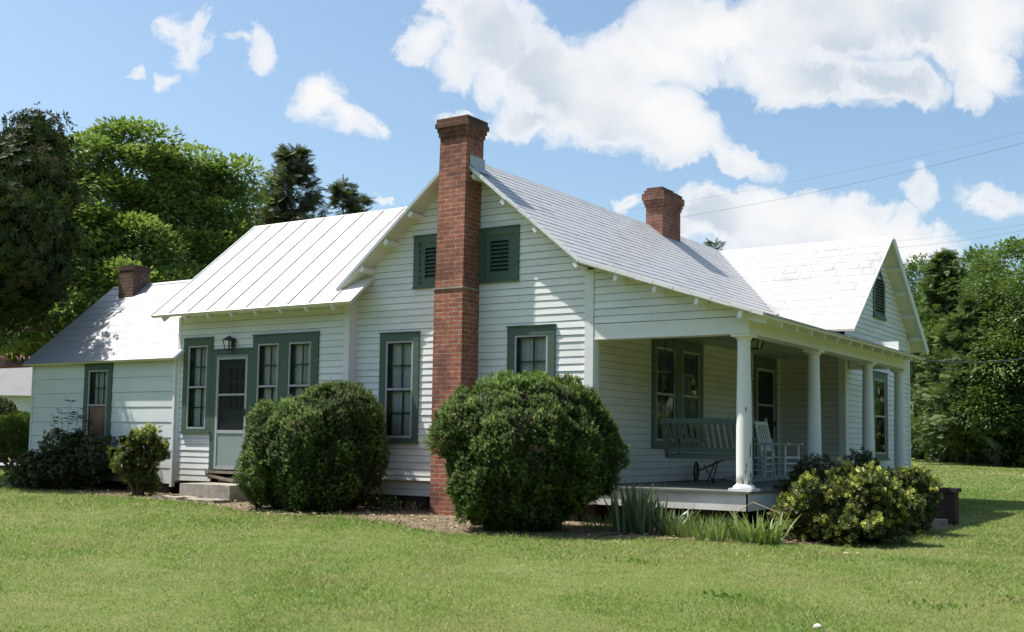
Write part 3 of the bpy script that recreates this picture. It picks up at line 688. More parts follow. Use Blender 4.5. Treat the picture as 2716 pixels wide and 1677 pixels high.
# ---- porch
M = MB(); M.box((-.0, -.066, .488), (2.432, 8.3, .518)); 
PD = M.build('porch_floor', 'deck_paint', HOUSE)
M = MB(); M.box((.0, .0, .254), (2.40, .033, .487), G); M.build('skirt_board', 'white_siding', HOUSE)
M = MB(); M.box((2.372, -.033, .254), (2.401, 8.28, .487)); M.build('skirt_board', 'white_siding', HOUSE)
BM = MB(); BM.box((.003, -.21, 2.671), (2.413, .012, 2.884), G); BM.box((.003, -.22, 2.655), (2.42, .02, 2.671), G); BM.build('porch_beam', 'white_board', HOUSE)
BM = MB(); BM.box((2.20, .211, 2.671), (2.413, 8.2, 2.884)); BM.box((2.195, .221, 2.655), (2.42, 8.2, 2.671)); BM.box((2.20, .211, 2.884), (2.30, 8.2, 2.98)); BM.build('porch_beam', 'white_board', HOUSE)
BM = MB(); BM.box((1.34, 7.98, 2.671), (2.19, 8.19, 2.884)); BM.build('porch_beam', 'white_board', HOUSE)
M = MB(); M.box((1.34, 8.0, 2.884), (2.30, 8.03, 3.2)); M.build('siding', 'white_siding', HOUSE)
M = MB(); n = 28
for k in range(n): M.box((.0 + k*2.2/n, .0, 2.905), ((k + 1)*2.2/n - .004, 8.0, 2.925))
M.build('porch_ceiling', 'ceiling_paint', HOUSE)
for cy_ in (.13, 3.034, 5.966, 8.07):
    cx_ = 2.283; R0, R1 = .108, .085; prof = []
    for k in range(15):
        t = k/14; r = R0 - (R0 - R1)*(max(0, t - .25)/.75)**1.3; prof.append((r, .60 + t*(2.585 - .60)))
    Cc = MB().lathe((cx_, cy_, 0), prof, 32).build('column', 'column_paint', HOUSE, True)
    b = MB(); b.box((cx_ - .165, cy_ - .165, .518), (cx_ + .165, cy_ + .165, .556)); b.lathe((cx_, cy_, 0), [(.15, .556), (.152, .575), (.138, .592), (.118, .602), (.112, .612)], 32); b.build('column_base', 'column_paint', Cc)
    c = MB(); c.lathe((cx_, cy_, 0), [(.089, 2.50), (.094, 2.505), (.094, 2.515), (.089, 2.52), (.088, 2.57), (.10, 2.58), (.118, 2.605), (.122, 2.618)], 32); c.box((cx_ - .135, cy_ - .135, 2.618), (cx_ + .135, cy_ + .135, 2.654)); c.build('capital', 'column_paint', Cc)
    if cy_ < 1:
        Pm = MB(); R = random.Random(5)
        for (a, z, s) in ((-.95, 1.62, .02), (-.35, 1.05, .035), (-.3, 1.12, .03), (-.9, .86, .022), (-.15, .66, .03), (-.55, .63, .035), (-1.35, .62, .035), (-.28, .74, .03), (-1.0, .78, .018)):
            pts = []; rr = R0 - (R0 - R1)*(max(0, (z - .6)/1.985 - .25)/.75)**1.3 + .0012
            for j in range(9):
                t = 2*math.pi*j/9; da = s*math.cos(t)*R.uniform(.5, 1.1)/rr*.6; dz = s*math.sin(t)*R.uniform(1., 2.4); pts.append((cx_ + rr*math.cos(a + da), cy_ + rr*math.sin(a + da), z + dz))
            Pm.quad(*pts)
        Pm.build('bare_patch', 'old_wood', Cc)

# ---- chimneys (parts of the house)
def corbel(M, x0, x1, y0, y1, bands):
    for z0, z1, o in bands: M.box((x0 - o, y0 - o, z0), (x1 + o, y1 + o, z1))
M = MB(); M.box((-2.625, -.455, -.15), (-2.072, .05, 3.505))
CH = M.build('chimney', 'chimney_brick', HOUSE)
M = MB()
def frustum(M, a, b):
    (x0, x1, y0, y1, z0), (X0, X1, Y0, Y1, Z1) = a, b
    M.add([(x0,y0,z0),(x1,y0,z0),(x1,y1,z0),(x0,y1,z0),(X0,Y0,Z1),(X1,Y0,Z1),(X1,Y1,Z1),(X0,Y1,Z1)], [(0,3,2,1),(4,5,6,7),(0,1,5,4),(1,2,6,5),(2,3,7,6),(3,0,4,7)])
frustum(M, (-2.615, -2.078, -.445, .02, 3.531), (-2.568, -2.052, -.445, .02, 5.93)); corbel(M, -2.568, -2.05, -.445, .02, [(5.93, 6.005, .018), (6.005, 6.075, .036)]); M.build('chimney_shaft', 'chimney_brick', CH)
M = MB(); corbel(M, -2.568, -2.05, -.445, .02, [(6.075, 6.15, .062), (6.15, 6.222, .045)]); M.box((-2.48, -.36, 6.222), (-2.14, -.06, 6.224)); M.build('chimney_cap', 'chimney_brick', CH)
MB().box((-2.64, -.472, 3.505), (-2.06, .05, 3.531)).build('chimney_ledge', 'concrete', CH)
M = MB(); M.add([(-2.046, -.35, 5.47), (-2.046, .06, 5.47), (-2.046, .06, 5.62), (-2.046, -.35, 5.62)], [(0, 1, 2, 3)]); M.add([(-2.046, -.36, 5.47), (-1.90, -.36, 5.34), (-1.90, .08, 5.34), (-2.046, .08, 5.47)], [(0, 1, 2, 3)]); M.build('chimney_flashing', 'grey_flashing', CH)
M = MB(); M.box((-2.435, 6.51, 5.2), (-2.05, 7.37, 6.06)); corbel(M, -2.435, -2.05, 6.51, 7.37, [(6.06, 6.13, .02), (6.13, 6.20, .042), (6.20, 6.34, .065), (6.34, 6.41, .03)]); M.box((-2.43, 6.53, 6.41), (-2.08, 7.1, 6.47)); M.box((-2.4, 7.1, 6.41), (-2.06, 7.3, 6.44)); M.build('chimney', 'old_brick', HOUSE)
M = MB(); M.box((-12.78, 1.42, 4.0), (-12.30, 1.86, 4.88)); M.box((-12.795, 1.405, 4.78), (-12.285, 1.875, 4.85)); M.build('chimney', 'weathered_brick', HOUSE)

# ================================================================== SMALL THINGS ROUND THE HOUSE
def gz(X, Y):
    X = np.asarray(X, float); Y = np.asarray(Y, float)
    return -.012*(np.clip(X, -14, 6) + 2.6) - .035*np.clip(-2 - Y, 0, 14) + .009*np.clip(Y - 12, 0, 60)
def gz1(x, y): return float(gz(x, y))

L_ = empty('wall_lantern', (-7.38, EY - .03, 2.82)); tag(L_, 'small black carriage lantern mounted on the white boards above the side door', 'lantern')
M = MB(); M.box((-7.42, EY - .035, 2.78), (-7.34, EY - .017, 2.95)); M.beam((-7.38, EY - .03, 2.92), (-7.38, EY - .11, 2.95), .02, .02); M.build('bracket', 'black_metal', L_)
M = MB(); c = (-7.38, EY - .12, 0)
def frame_box(M, c, w0, w1, z0, z1, r=.008):
    for a, b in ((-1,-1),(1,-1),(1,1),(-1,1)): M.beam((c[0]+a*w0, c[1]+b*w0, z0), (c[0]+a*w1, c[1]+b*w1, z1), r*2, r*2)
frame_box(M, c, .05, .075, 2.74, 2.90); M.box((c[0]-.055, c[1]-.055, 2.725), (c[0]+.055, c[1]+.055, 2.742)); M.build('cage', 'black_metal', L_)
M = MB(); M.add([(c[0]-.10, c[1]-.10, 2.90), (c[0]+.10, c[1]-.10, 2.90), (c[0]+.10, c[1]+.10, 2.90), (c[0]-.10, c[1]+.10, 2.90), (c[0], c[1], 2.99)], [(0, 1, 4), (1, 2, 4), (2, 3, 4), (3, 0, 4), (3, 2, 1, 0)]); M.build('hood', 'black_metal', L_)
MB().lathe((c[0], c[1], 0), [(.018, 2.75), (.02, 2.80), (.014, 2.85)], 10).build('candle', 'opal_glass', L_)

L2_ = empty('porch_light', (1.2, 3.3, 2.9)); tag(L2_, 'black box lantern fixed to the porch ceiling behind the corner column', 'lantern')
M = MB(); M.box((1.08, 3.18, 2.875), (1.32, 3.42, 2.904)); frame_box(M, (1.2, 3.3), .075, .11, 2.74, 2.875, .009); M.box((1.125, 3.225, 2.725), (1.275, 3.375, 2.742)); M.build('cage', 'black_metal', L2_)
M = MB(); M.add([(1.2+a*w, 3.3+b*w, z) for w, z in ((.07, 2.745), (.10, 2.872)) for a, b in ((-1,-1),(1,-1),(1,1),(-1,1))], [(0,1,5,4),(1,2,6,5),(2,3,7,6),(3,0,4,7)]); M.build('glass_pane', 'opal_glass', L2_)

# concrete door step and the flagstones before it
def rough_box(a, b, seed, j=.012, n=6):
    R = random.Random(seed); M = MB(); (x0,y0,z0),(x1,y1,z1) = a, b
    top = []; bot = []
    per = [(x0+(x1-x0)*k/n, y0) for k in range(n)] + [(x1, y0+(y1-y0)*k/3) for k in range(3)] + [(x1-(x1-x0)*k/n, y1) for k in range(n)] + [(x0, y1-(y1-y0)*k/3) for k in range(3)]
    for x, y in per: dx, dy = R.uniform(-j, j), R.uniform(-j, j); top.append((x+dx, y+dy, z1 + R.uniform(-j, j)*.5)); bot.append((x+dx*1.2, y+dy*1.2, z0))
    M.add(bot + top, [tuple(range(len(per)))[::-1], tuple(range(len(per), 2*len(per)))] + [(i, (i+1) % len(per), len(per)+(i+1) % len(per), len(per)+i) for i in range(len(per))]); return M
tag(rough_box((-7.70, -1.02, -.05), (-6.45, -.28, .335), 3, .006).build('door_step', 'concrete'), 'weathered concrete block step below the white storm door', 'step')
tag(rough_box((-7.95, -1.42, -.02), (-7.15, -1.04, .125), 5, .03).build('flagstone', 'flagstone'), 'flat brown flagstone under the end of the concrete step nearest the lean-to room', 'paving stone', 'flagstones before the door step')
tag(rough_box((-7.12, -1.47, -.02), (-6.35, -1.05, .10), 6, .035).build('flagstone', 'flagstone'), 'cracked flagstone along the concrete step beside the smaller round boxwood', 'paving stone', 'flagstones before the door step')

# brick cheek wall and steps at the porch front
w_ = empty('stair_wall', (3.2, 4.55, -.1)); tag(w_, 'low dark brick cheek wall with a capping course beside the porch steps', 'wall')
MB().box((2.45, 4.40, -.3), (4.08, 4.68, .44)).build('wall', 'dark_brick', w_); MB().box((2.45, 4.37, .44), (4.12, 4.71, .505)).build('capping', 'dark_brick', w_)
w_ = empty('porch_steps', (3.2, 5.4, -.1)); tag(w_, 'concrete steps up to the porch behind the dark brick cheek wall', 'steps')
for k in range(3): MB().box((2.45, 4.69, -.3), (2.45 + .45*(k + 1), 6.09, .33 - .19*k) if False else (3.65 - .4*k, 6.09, -.02 + .17*k)).build('step', 'concrete', w_)
tag(MB().box((3.66, 4.12, -.3), (3.98, 4.36, .02)).build('footing_block', 'concrete'), 'grey concrete block at the foot of the brick cheek wall', 'block')

# porch swing: hung across the near end of the porch, facing along it
sw = empty('porch_swing', (1.25, 1.25, .96)); tag(sw, 'green slatted porch swing hanging on chains by the paired windows', 'swing')
x0, x1 = .66, 1.86; yb, yt, zb, zt = 1.10, .93, 1.02, 1.52
M = MB(); M.beam((x0 - .02, yt, zt - .035), (x1 + .02, yt, zt - .035), .03, .075); M.beam((x0 - .02, yb, zb + .035), (x1 + .02, yb, zb + .035), .03, .075)
for x in (x0, x1): M.beam((x, yb + .015, zb - .08), (x, yt + .015, zt), .05, .04, (0, 1, 0))
M.build('back_frame', 'green_furniture', sw)
for k in range(12):
    x = x0 + .075 + k*(x1 - x0 - .15)/11; M = MB(); M.beam((x, yb, zb + .06), (x, yt, zt - .06), .052, .018, (0, 1, 0)); M.build('slat', 'green_furniture', sw)
M = MB()
for k in range(7): M.box((x0, yb + .01 + k*.065, .985), (x1, yb + .06 + k*.065, 1.005))
M.box((x0, yb - .01, .925), (x1, yb + .02, .985)); M.box((x0, yb + .44, .925), (x1, yb + .47, .985))
for x in (x0 + .02, (x0 + x1)/2, x1 - .06): M.box((x, yb + .02, .935), (x + .04, yb + .44, .984))
M.build('seat', 'green_furniture', sw)
for x in (x0, x1):
    M = MB(); M.box((x - .04, yb - .06, 1.225), (x + .04, yb + .5, 1.25)); M.box((x - .02, yb + .42, .96), (x + .02, yb + .46, 1.224)); M.build('armrest', 'green_furniture', sw)
    for y2, z2 in ((yt + .02, 1.44), (yb + .46, 1.25)):
        M = MB(); n = 46; a, b = Vector((x + .03*(1 if x > 1 else -1), y2, z2)), Vector((x + .02*(1 if x > 1 else -1), 1.2 + (y2 - 1.2)*.35, 2.905))
        for k in range(n):
            p = a.lerp(b, k/n); q = a.lerp(b, (k + .8)/n); M.beam(p, q, .018 if k % 2 else .006, .006 if k % 2 else .018, (0, 1, 0))
        M.build('chain', 'black_metal', sw)

# rocking chairs
def rocker(loc, rz, label, paint):
    t = empty('rocking_chair', loc, rz); tag(t, label, 'chair', 'rocking chairs on the porch'); Wm = world_of(t)
    def B(name, bars, slab=()):
        M = MB()
        for p, q, w, h in bars: M.beam(Wm @ Vector(p), Wm @ Vector(q), w, h)
        for p, q in slab: M.box(p, q, lambda x, y, z: Wm @ Vector((x, y, z)))
        return M.build(name, paint, t)
    # local x forward, y sideways
    for s in (-1, 1):
        pts = [(-.48 + .96*k/10, s*.26, .02 + .085*((k - 4.5)/5.5)**2) for k in range(11)]
        M = MB()
        for p, q in zip(pts, pts[1:]): M.beam(Wm @ Vector(p), Wm @ Vector(q), .03, .045)
        M.build('rocker', paint, t)
        M = MB(); M.tube([Wm @ Vector(p) for p in ((.24, s*.27, .07), (.25, s*.27, .40), (.25, s*.27, .64))], [.02, .023, .018], 8); M.build('leg', paint, t)
        M = MB(); M.tube([Wm @ Vector(p) for p in ((-.20, s*.23, .05), (-.22, s*.23, .42), (-.38, s*.24, 1.08)) ], [.02, .024, .018], 8); M.lathe(Wm @ Vector((-.385, s*.24, 1.07)), [(.012, 0), (.022, .02), (.022, .04), (.008, .065)], 8); M.build('leg', paint, t)
        B('armrest', [((-.28, s*.27, .64), (.33, s*.28, .655), .075, .022)])
        B('stretcher', [((.24, s*.27, .2), (-.21, s*.23, .2), .02, .02), ((.24, s*.27, .3), (-.21, s*.23, .3), .02, .02)])
    B('stretcher', [((.245, -.27, .18), (.245, .27, .18), .02, .02), ((.245, -.27, .3), (.245, .27, .3), .02, .02)])
    B('seat', [], [((-.22, -.25, .395), (.27, .27, .425))])
    B('back_rail', [((-.37, -.24, 1.03), (-.37, .24, 1.03), .02, .06), ((-.255, -.235, .55), (-.255, .235, .55), .02, .05)])
    for k in range(6):
        y = -.19 + k*.076; B('slat', [((-.26, y, .56), (-.366, y, 1.02), .036, .012)])
    return t
rocker((.78, 5.55, .518), math.radians(-6), 'white slat-back rocking chair standing by the screen door, clear of the corner column', 'column_paint')
rocker((.85, 4.15, .518), math.radians(8), 'grey rocking chair half hidden behind the peeling corner column', 'rocker_paint')

# old wheeled planter / cultivator frame by the wall
t = empty('wheel_cultivator', (.5, 3.0, .518)); tag(t, 'old one-wheeled garden cultivator with dark spoked wheel parked behind the porch swing', 'garden tool')
M = MB(); wc = Vector((.16, 3.28, .68)); ring = [wc + Vector((-.03*math.cos(a), .15*math.cos(a), .155*math.sin(a))) for a in np.linspace(0, 2*math.pi, 25)]; M.tube(ring, .02, 6); M.build('wheel', 'black_metal', t)
M = MB()
for k in range(8):
    a = k*math.pi/4; M.tube([wc, wc + Vector((-.03*math.cos(a), .15*math.cos(a), .155*math.sin(a)))], .005, 5)
M.build('spokes', 'black_metal', t)
M = MB()
for p, q in (((.16, 3.28, .68), (.95, 2.75, .93)), ((.2, 3.2, .68), (.99, 2.6, .93))): M.tube([p, q], .014, 6)
M.build('handle', 'old_wood', t)
M = MB()
for p, q in (((.45, 2.95, .80), (.85, 2.46, .519)), ((.75, 2.8, .85), (.62, 2.9, .519)), ((.8, 2.62, .88), (.72, 2.42, .519))): M.tube([p, q], .011, 6)
M.build('leg', 'black_metal', t)

# ================================================================== GROUND
def ground():
    def axis(lo, hi, c0, c1, fine, grow=1.25):
        a = list(np.arange(c0, c1 + 1e-6, fine)); s = fine
        while a[-1] < hi: s *= grow; a.append(a[-1] + s)
        s = fine
        while a[0] > lo: s *= grow; a.insert(0, a[0] - s)
        return np.array(a)
    xs = axis(-900, 900, -30, 20, 1.0); ys = axis(-300, 1500, -18, 75, 1.0); X, Y = np.meshgrid(xs, ys); Z = gz(X, Y)
    n, mm = len(xs), len(ys); V = np.stack([X, Y, Z], -1).reshape(-1, 3)
    i = np.arange(mm - 1)[:, None]*n + np.arange(n - 1)[None]; F = np.stack([i, i + 1, i + n + 1, i + n], -1).reshape(-1, 4)
    return V, F
def np_mesh(name, V, F, material, tint=None, parent=None, smooth=False, k=4):
    V = np.asarray(V, np.float32)
    if parent is not None:
        inv = np.array(world_of(parent).inverted()); V = (V @ inv[:3, :3].T + inv[:3, 3]).astype(np.float32)
    me = bpy.data.meshes.new(name); me.vertices.add(len(V)); me.vertices.foreach_set('co', V.ravel())
    F = np.asarray(F, np.int32); nf = len(F); me.loops.add(nf*k); me.loops.foreach_set('vertex_index', F.ravel()); me.polygons.add(nf)
    me.polygons.foreach_set('loop_start', np.arange(nf, dtype=np.int32)*k)
    if tint is not None:
        a = me.attributes.new('tint', 'FLOAT', 'FACE'); a.data.foreach_set('value', np.asarray(tint, np.float32))
    if smooth: me.polygons.foreach_set('use_smooth', np.ones(nf, bool))
    me.update(calc_edges=True); me.materials.append(MATS[material]); o = bpy.data.objects.new(name, me); COL.objects.link(o)
    if parent is not None: o.parent = parent
    return o
V, F = ground(); tag(np_mesh('ground', V, F, 'lawn', smooth=True), None, None, None, 'structure')
# bare bed along the walls
BED = [(-14.2, -.75), (-12.4, -1.25), (-10.2, -1.3), (-8.9, -1.6), (-7.8, -1.62), (-6.2, -1.65), (-5.2, -2.1), (-4.1, -2.3), (-3.0, -2.0), (-2.1, -2.15), (-1.2, -2.6), (-.34, -2.75), (.6, -2.35), (1.5, -1.75), (2.4, -1.30), (3.2, -.95), (3.85, -.4), (4.1, .3), (4.15, 2.0), (4.15, 3.4), (4.1, 4.6), (4.0, 5.0)]
def bed_y(x): return np.interp(x, [p[0] for p in BED[:19]], [p[1] for p in BED[:19]])
def dense(pl, step=.12, amp=.07, seed=2):
    R = np.random.default_rng(seed); out = []
    for p, q in zip(pl, pl[1:]):
        n = max(1, int(math.dist(p, q)/step))
        for k in range(n): t = k/n; out.append((p[0]+(q[0]-p[0])*t + R.normal(0, amp*.6), p[1]+(q[1]-p[1])*t + R.normal(0, amp)))
    return out
bl = dense(BED); V = []; F = []
for i, (x, y) in enumerate(bl):
    x2, y2 = (x, max(y + .1, .9)) if x < 2.2 and i < len(bl)*.8 else (2.0, min(max(y, -.2) + .5, 4.0))
    for k in range(7): t = k/6; X_, Y_ = x + (x2 - x)*t, y + (y2 - y)*t; V.append((X_, Y_, gz1(X_, Y_) + .006 + .012*min(1, t*4)*(.5 + .5*math.sin(7*X_ + 5*Y_))))
for i in range(len(bl) - 1):
    for k in range(6): F.append((i*7 + k, (i+1)*7 + k, (i+1)*7 + k + 1, i*7 + k + 1))
tag(np_mesh('dirt_bed', V, F, 'dirt', smooth=True), None, None, None, 'structure')

# ================================================================== FOLIAGE TOOLS
def unit(a): return a/np.maximum(np.linalg.norm(a, axis=-1, keepdims=True), 1e-9)
def frames(d, nrm):
    d = unit(d); x = unit(np.cross(d, nrm)); z = np.cross(x, d); return np.stack([x, d, z], -1)      # columns
def inst(tv, tf, pos, R, sc, tint, tj=0.):
    tv = np.asarray(tv, float); tf = np.asarray(tf); n = len(pos)
    V = np.einsum('nij,kj->nki', R, tv)*np.asarray(sc)[:, None, None] + pos[:, None]
    F = (tf[None] + (np.arange(n)*len(tv))[:, None, None]).reshape(-1, tf.shape[1])
    t = np.repeat(tint, len(tf)); t = np.clip(t + RNG.normal(0, tj, len(t)), 0, 1) if tj else t
    return V.reshape(-1, 3), F, t
def cat(parts):
    V = []; F = []; t = []; k = 0
    for v, f, q in parts: V.append(v); F.append(f + k); t.append(q); k += len(v)
    return np.concatenate(V), np.concatenate(F), np.concatenate(t)
LEAF = ([(0, 0, 0), (.30, .42, .05), (0, 1, -.06), (-.30, .42, .05)], [(0, 1, 2, 3)])
def make_frond(pairs=6, wid=.34):
    v = []; f = []
    for k in range(pairs):
        y = .12 + .80*k/pairs; ln = wid*(1 - .45*abs(k/pairs - .4)); dz = -.22*(k/pairs)**2
        for s in (-1, 1):
            b = len(v); v += [(0, y, dz), (s*ln*.5, y + .035, dz - .01), (s*ln, y + .10, dz - .07), (s*ln*.5, y + .12, dz - .015)]; f.append((b, b+1, b+2, b+3))
    b = len(v); v += [(0, .9, -.2), (.05, .97, -.22), (0, 1.1, -.28), (-.05, .97, -.22)]; f.append((b, b+1, b+2, b+3))
    return v, f
FROND = make_frond()
def make_broad(pairs=4, wid=.40):
    v = []; f = []
    for k in range(pairs):
        y = .08 + .78*k/pairs; ln = wid*(1 - .35*abs(k/pairs - .35)); dz = -.20*(k/pairs)**2
        for s in (-1, 1):
            b = len(v); v += [(0, y, dz), (s*ln*.45, y - .01, dz - .015), (s*ln, y + .12, dz - .09), (s*ln*.5, y + .17, dz - .02)]; f.append((b, b+1, b+2, b+3))
    b = len(v); v += [(0, .82, -.17), (.09, .93, -.20), (0, 1.12, -.28), (-.09, .93, -.20)]; f.append((b, b+1, b+2, b+3))
    return v, f
BROAD = make_broad()
def make_whorl(n=7):
    v = []; f = []
    for k in range(n):
        a = 2*math.pi*k/n + .2*k; c, s = math.cos(a), math.sin(a); el = .35 + .3*((k*37) % 5)/5; r = lambda t, w: (c*t*math.cos(el) - s*w, t*math.sin(el)*1.0 - .12*t*t, s*t*math.cos(el) + c*w)
        b = len(v); v += [r(0, 0), r(.5, .17), r(1, 0), r(.5, -.17)]; f.append((b, b+1, b+2, b+3))
    return v, f
WHORL = make_whorl()
def make_sprig(n=5, ll=.36, w=.8):
    v = []; f = []
    for k in range(n):
        y = .1 + .75*k/n; a = k*1.57
        for s in (-1, 1):
            c, q = math.cos(a)*s, math.sin(a)*s; L = ll*(1 - .12*k); b = len(v); px, pz = -q, c
            v += [(0, y, 0), (c*L*.5 + px*L*w*.5, y + L*.42, q*L*.5 + pz*L*w*.5), (c*L*.95, y + L*.62, q*L*.95), (c*L*.5 - px*L*w*.5, y + L*.42, q*L*.5 - pz*L*w*.5)]; f.append((b, b+1, b+2, b+3))
    b = len(v); v += [(-.08, .85, 0), (0, .98, .05), (.08, .85, 0), (0, .74, -.03)]; f.append((b, b+1, b+2, b+3))
    return v, f
SPRIG = make_sprig()
TIP = make_sprig(4, .55, .66)
def make_spray(n=7):
    v = [(-.025, 0, 0), (.025, 0, 0), (.006, 1, -.1), (-.006, 1, -.1)]; f = [(0, 1, 2, 3)]
    for k in range(n):
        y = .12 + .8*k/n; ln = .36*(1 - .65*k/n)
        for s in (-1, 1):
            b = len(v); v += [(0, y, -.1*y), (s*ln*.5, y + .09, -.1*y + .02), (s*ln, y + .26, -.1*y - .05), (s*ln*.42, y + .19, -.1*y - .01)]; f.append((b, b+1, b+2, b+3))
    return v, f
SPRAY = make_spray()
def sph(n): return unit(RNG.normal(size=(n, 3)))
def lobe_points(lobes, n, shell=.4, low=-.75, inside=.72, power=2.):
    """points scattered in the outer shell of a union of ellipsoids; returns position and outward direction"""
    C = np.array([l[0] for l in lobes], float); r = np.array([np.broadcast_to(l[1], 3) for l in lobes], float)
    w = r.mean(1)**2; w /= w.sum(); P = []; N = []; tot = 0
    while tot < n:
        k = RNG.choice(len(lobes), n*2, p=w); d = sph(n*2); d[:, 2] = np.where(d[:, 2] < low, -d[:, 2], d[:, 2])
        p = C[k] + d*r[k]*(1 - shell*RNG.random(n*2)**power)[:, None]
        q = np.linalg.norm((p[:, None] - C[None])/r[None], axis=2); q[np.arange(len(k)), k] = 9
        ok = q.min(1) > inside; P.append(p[ok]); N.append(unit(d[ok]/r[k][ok])); tot += ok.sum()
        if len(P) > 40: break
    P = np.concatenate(P)[:n]; N = np.concatenate(N)[:n]; return P, N
def tree(name, label, catg, base, trunk_top, tr, lobes, leaf, material, clumps, per, rc, size, droop=.35, flat=.6, group=None, limbs=7, shell=.45, bark='bark', crown='crown', up=.3, tintlo=.1, tinthi=.9):
    t = empty(name, tuple(base)); tag(t, label, catg, group)
    M = MB(); base = Vector(base); top = Vector(trunk_top); pts = [base + (top - base)*k/6 + Vector((math.sin(k*1.7 + base.x)*.12, math.cos(k*2.1)*.12, 0))*(k > 0)*(k < 6) for k in range(7)]
    M.tube([tuple(p - Vector((0, 0, .2))*(i == 0)) for i, p in enumerate(pts)], [tr*(1.25 if k == 0 else 1 - .1*k) for k in range(7)], 9)
    R = random.Random(len(lobes)*7 + int(base.x*3)); ls = sorted(lobes, key=lambda l: -np.mean(l[1]))[:limbs]
    for c, r in ls:
        s = pts[R.choice((3, 4, 5))]; e = Vector(c); mid = s.lerp(e, .5) + Vector((R.uniform(-.3, .3), R.uniform(-.3, .3), -.12*(e - s).length)); 
        M.tube([s, s.lerp(mid, .5), mid, mid.lerp(e, .6), e], [tr*.5, tr*.42, tr*.33, tr*.22, tr*.08], 6)
        for _ in range(3):
            q = e + Vector((R.uniform(-1, 1), R.uniform(-1, 1), R.uniform(-.2, 1)))*float(np.mean(r))*.8; M.tube([mid.lerp(e, .5), e.lerp(q, .4), q], [tr*.2, tr*.12, tr*.03], 5)
    M.build('trunk', bark, t, True)
    cpos, cn = lobe_points(lobes, clumps, shell)
    base_t = RNG.uniform(tintlo, tinthi, clumps)
    k = np.repeat(np.arange(clumps), per); n = len(k)
    off = sph(n)*(RNG.random(n)**.4)[:, None]*rc*1.55*np.array([1, 1, flat]); off += cn[k]*rc*.25
    pos = cpos[k] + off
    d = unit(cn[k]*.7 + unit(off)*.9 + sph(n)*.6 + np.array([0, 0, -droop])); nr = unit(np.array([0, 0, 1.]) + cn[k]*up + sph(n)*.45)
    sc = size*RNG.uniform(.65, 1.25, n); tint = np.clip(base_t[k]*.75 + RNG.random(n)*.3, 0, 1)
    V, F, tt = inst(*leaf, pos, frames(d, nr), sc, tint, .07)
    np_mesh(crown, V, F, material, tt, t)
    return t
def shrink(l, k): return [(c, r*k) for c, r in l]
def lobes_at(lst, ppm=None):
    """(u, v, distance, radius in px at that distance[, flatten]) -> world-space ellipsoids"""
    out = []
    for q in lst:
        u, v, d, r = q[:4]; rr = r*d/FPX; out.append((sight(u, v, d), np.array([rr, rr*1.05, rr*(q[4] if len(q) > 4 else .85)])))
    return out

# ================================================================== BOXWOODS AND SHRUBS
def shrub(name, label, catg, base, lobes, n, leaf, material, size, shell=.16, group=None, lump=.10, lsc=3.2, tint=(.2, .8), up=.25, stems=5, sun_tip_tint=0., jitter=.55, inside=.9):
    t = empty(name, tuple(base)); tag(t, label, catg, group)
    M = MB(); R = random.Random(int(n) + len(label)); b = Vector(base)
    for k in range(stems):
        c, r = lobes[k % len(lobes)]; e = Vector(c) + Vector((R.uniform(-.5, .5)*r[0], R.uniform(-.5, .5)*r[1], R.uniform(-.1, .5)*r[2]))
        s = b + Vector((R.uniform(-.12, .12), R.uniform(-.12, .12), -.05)); M.tube([s, s.lerp(e, .45) + Vector((R.uniform(-.1, .1), R.uniform(-.1, .1), 0)), e], [.03, .022, .006], 6)
    M.build('stem', 'twig', t, True)
    P, N = lobe_points(lobes, n, shell, -.95, inside, 1.4)
    # lumpy surface: sum of a few sines works as a cheap smooth noise
    ph = RNG.uniform(0, 6.28, (6, 3)); fr_ = RNG.normal(size=(6, 3))*lsc
    f = sum(np.sin(P @ fr_[i] + ph[i, 0]) for i in range(6))/6; f2 = sum(np.sin(P @ (fr_[i]*2.7) + ph[i, 1]) for i in range(6))/6
    f3 = sum(np.sin(P @ (fr_[i]*6.1) + ph[i, 2]) for i in range(6))/6
    P = P + N*(f*lump*1.2 + f2*lump*.8 + f3*lump*.45)[:, None]
    d = unit(N*.8 + sph(n)*jitter + np.array([0, 0, .35])); nr = unit(N + sph(n)*.7 + np.array([0, 0, up]))
    dep = RNG.random(n)
    tt = np.clip(RNG.uniform(*tint, n) + .30*f + .26*f2 + .25*f3 + sun_tip_tint*np.clip(N[:, 2], 0, 1)*RNG.random(n), 0, 1)  # lightens upward leaves: new-growth tips on azaleas, painted sun on boxwood tops
    V, F, q = inst(*leaf, P, frames(d, nr), size*RNG.uniform(.6, 1.3, n), tt, .05)
    np_mesh('foliage', V, F, material, q, t)
    return t
def ragged(lobes, n, r0=.10, r1=.18, low=-.3):
    P, N = lobe_points(lobes, n, .05, low, .95)
    return list(lobes) + [(p + d*.04, np.full(3, RNG.uniform(r0, r1))) for p, d in zip(P, N)]
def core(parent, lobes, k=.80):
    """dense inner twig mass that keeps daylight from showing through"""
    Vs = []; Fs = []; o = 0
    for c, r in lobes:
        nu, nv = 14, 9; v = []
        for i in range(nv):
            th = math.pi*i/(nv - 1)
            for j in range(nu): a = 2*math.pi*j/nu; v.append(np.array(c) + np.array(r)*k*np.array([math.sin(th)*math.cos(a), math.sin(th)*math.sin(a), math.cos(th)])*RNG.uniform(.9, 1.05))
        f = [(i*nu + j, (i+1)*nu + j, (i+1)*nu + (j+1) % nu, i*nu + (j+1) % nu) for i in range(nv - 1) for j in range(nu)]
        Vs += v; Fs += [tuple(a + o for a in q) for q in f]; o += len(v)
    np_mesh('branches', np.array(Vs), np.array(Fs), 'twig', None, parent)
RH = np.array([RT[0], RT[1], 0.]); FH = np.array([-RT[1], RT[0], 0.])
def local(c, x, y, z): return np.array(c) + RH*x + FH*y + np.array([0, 0, z])
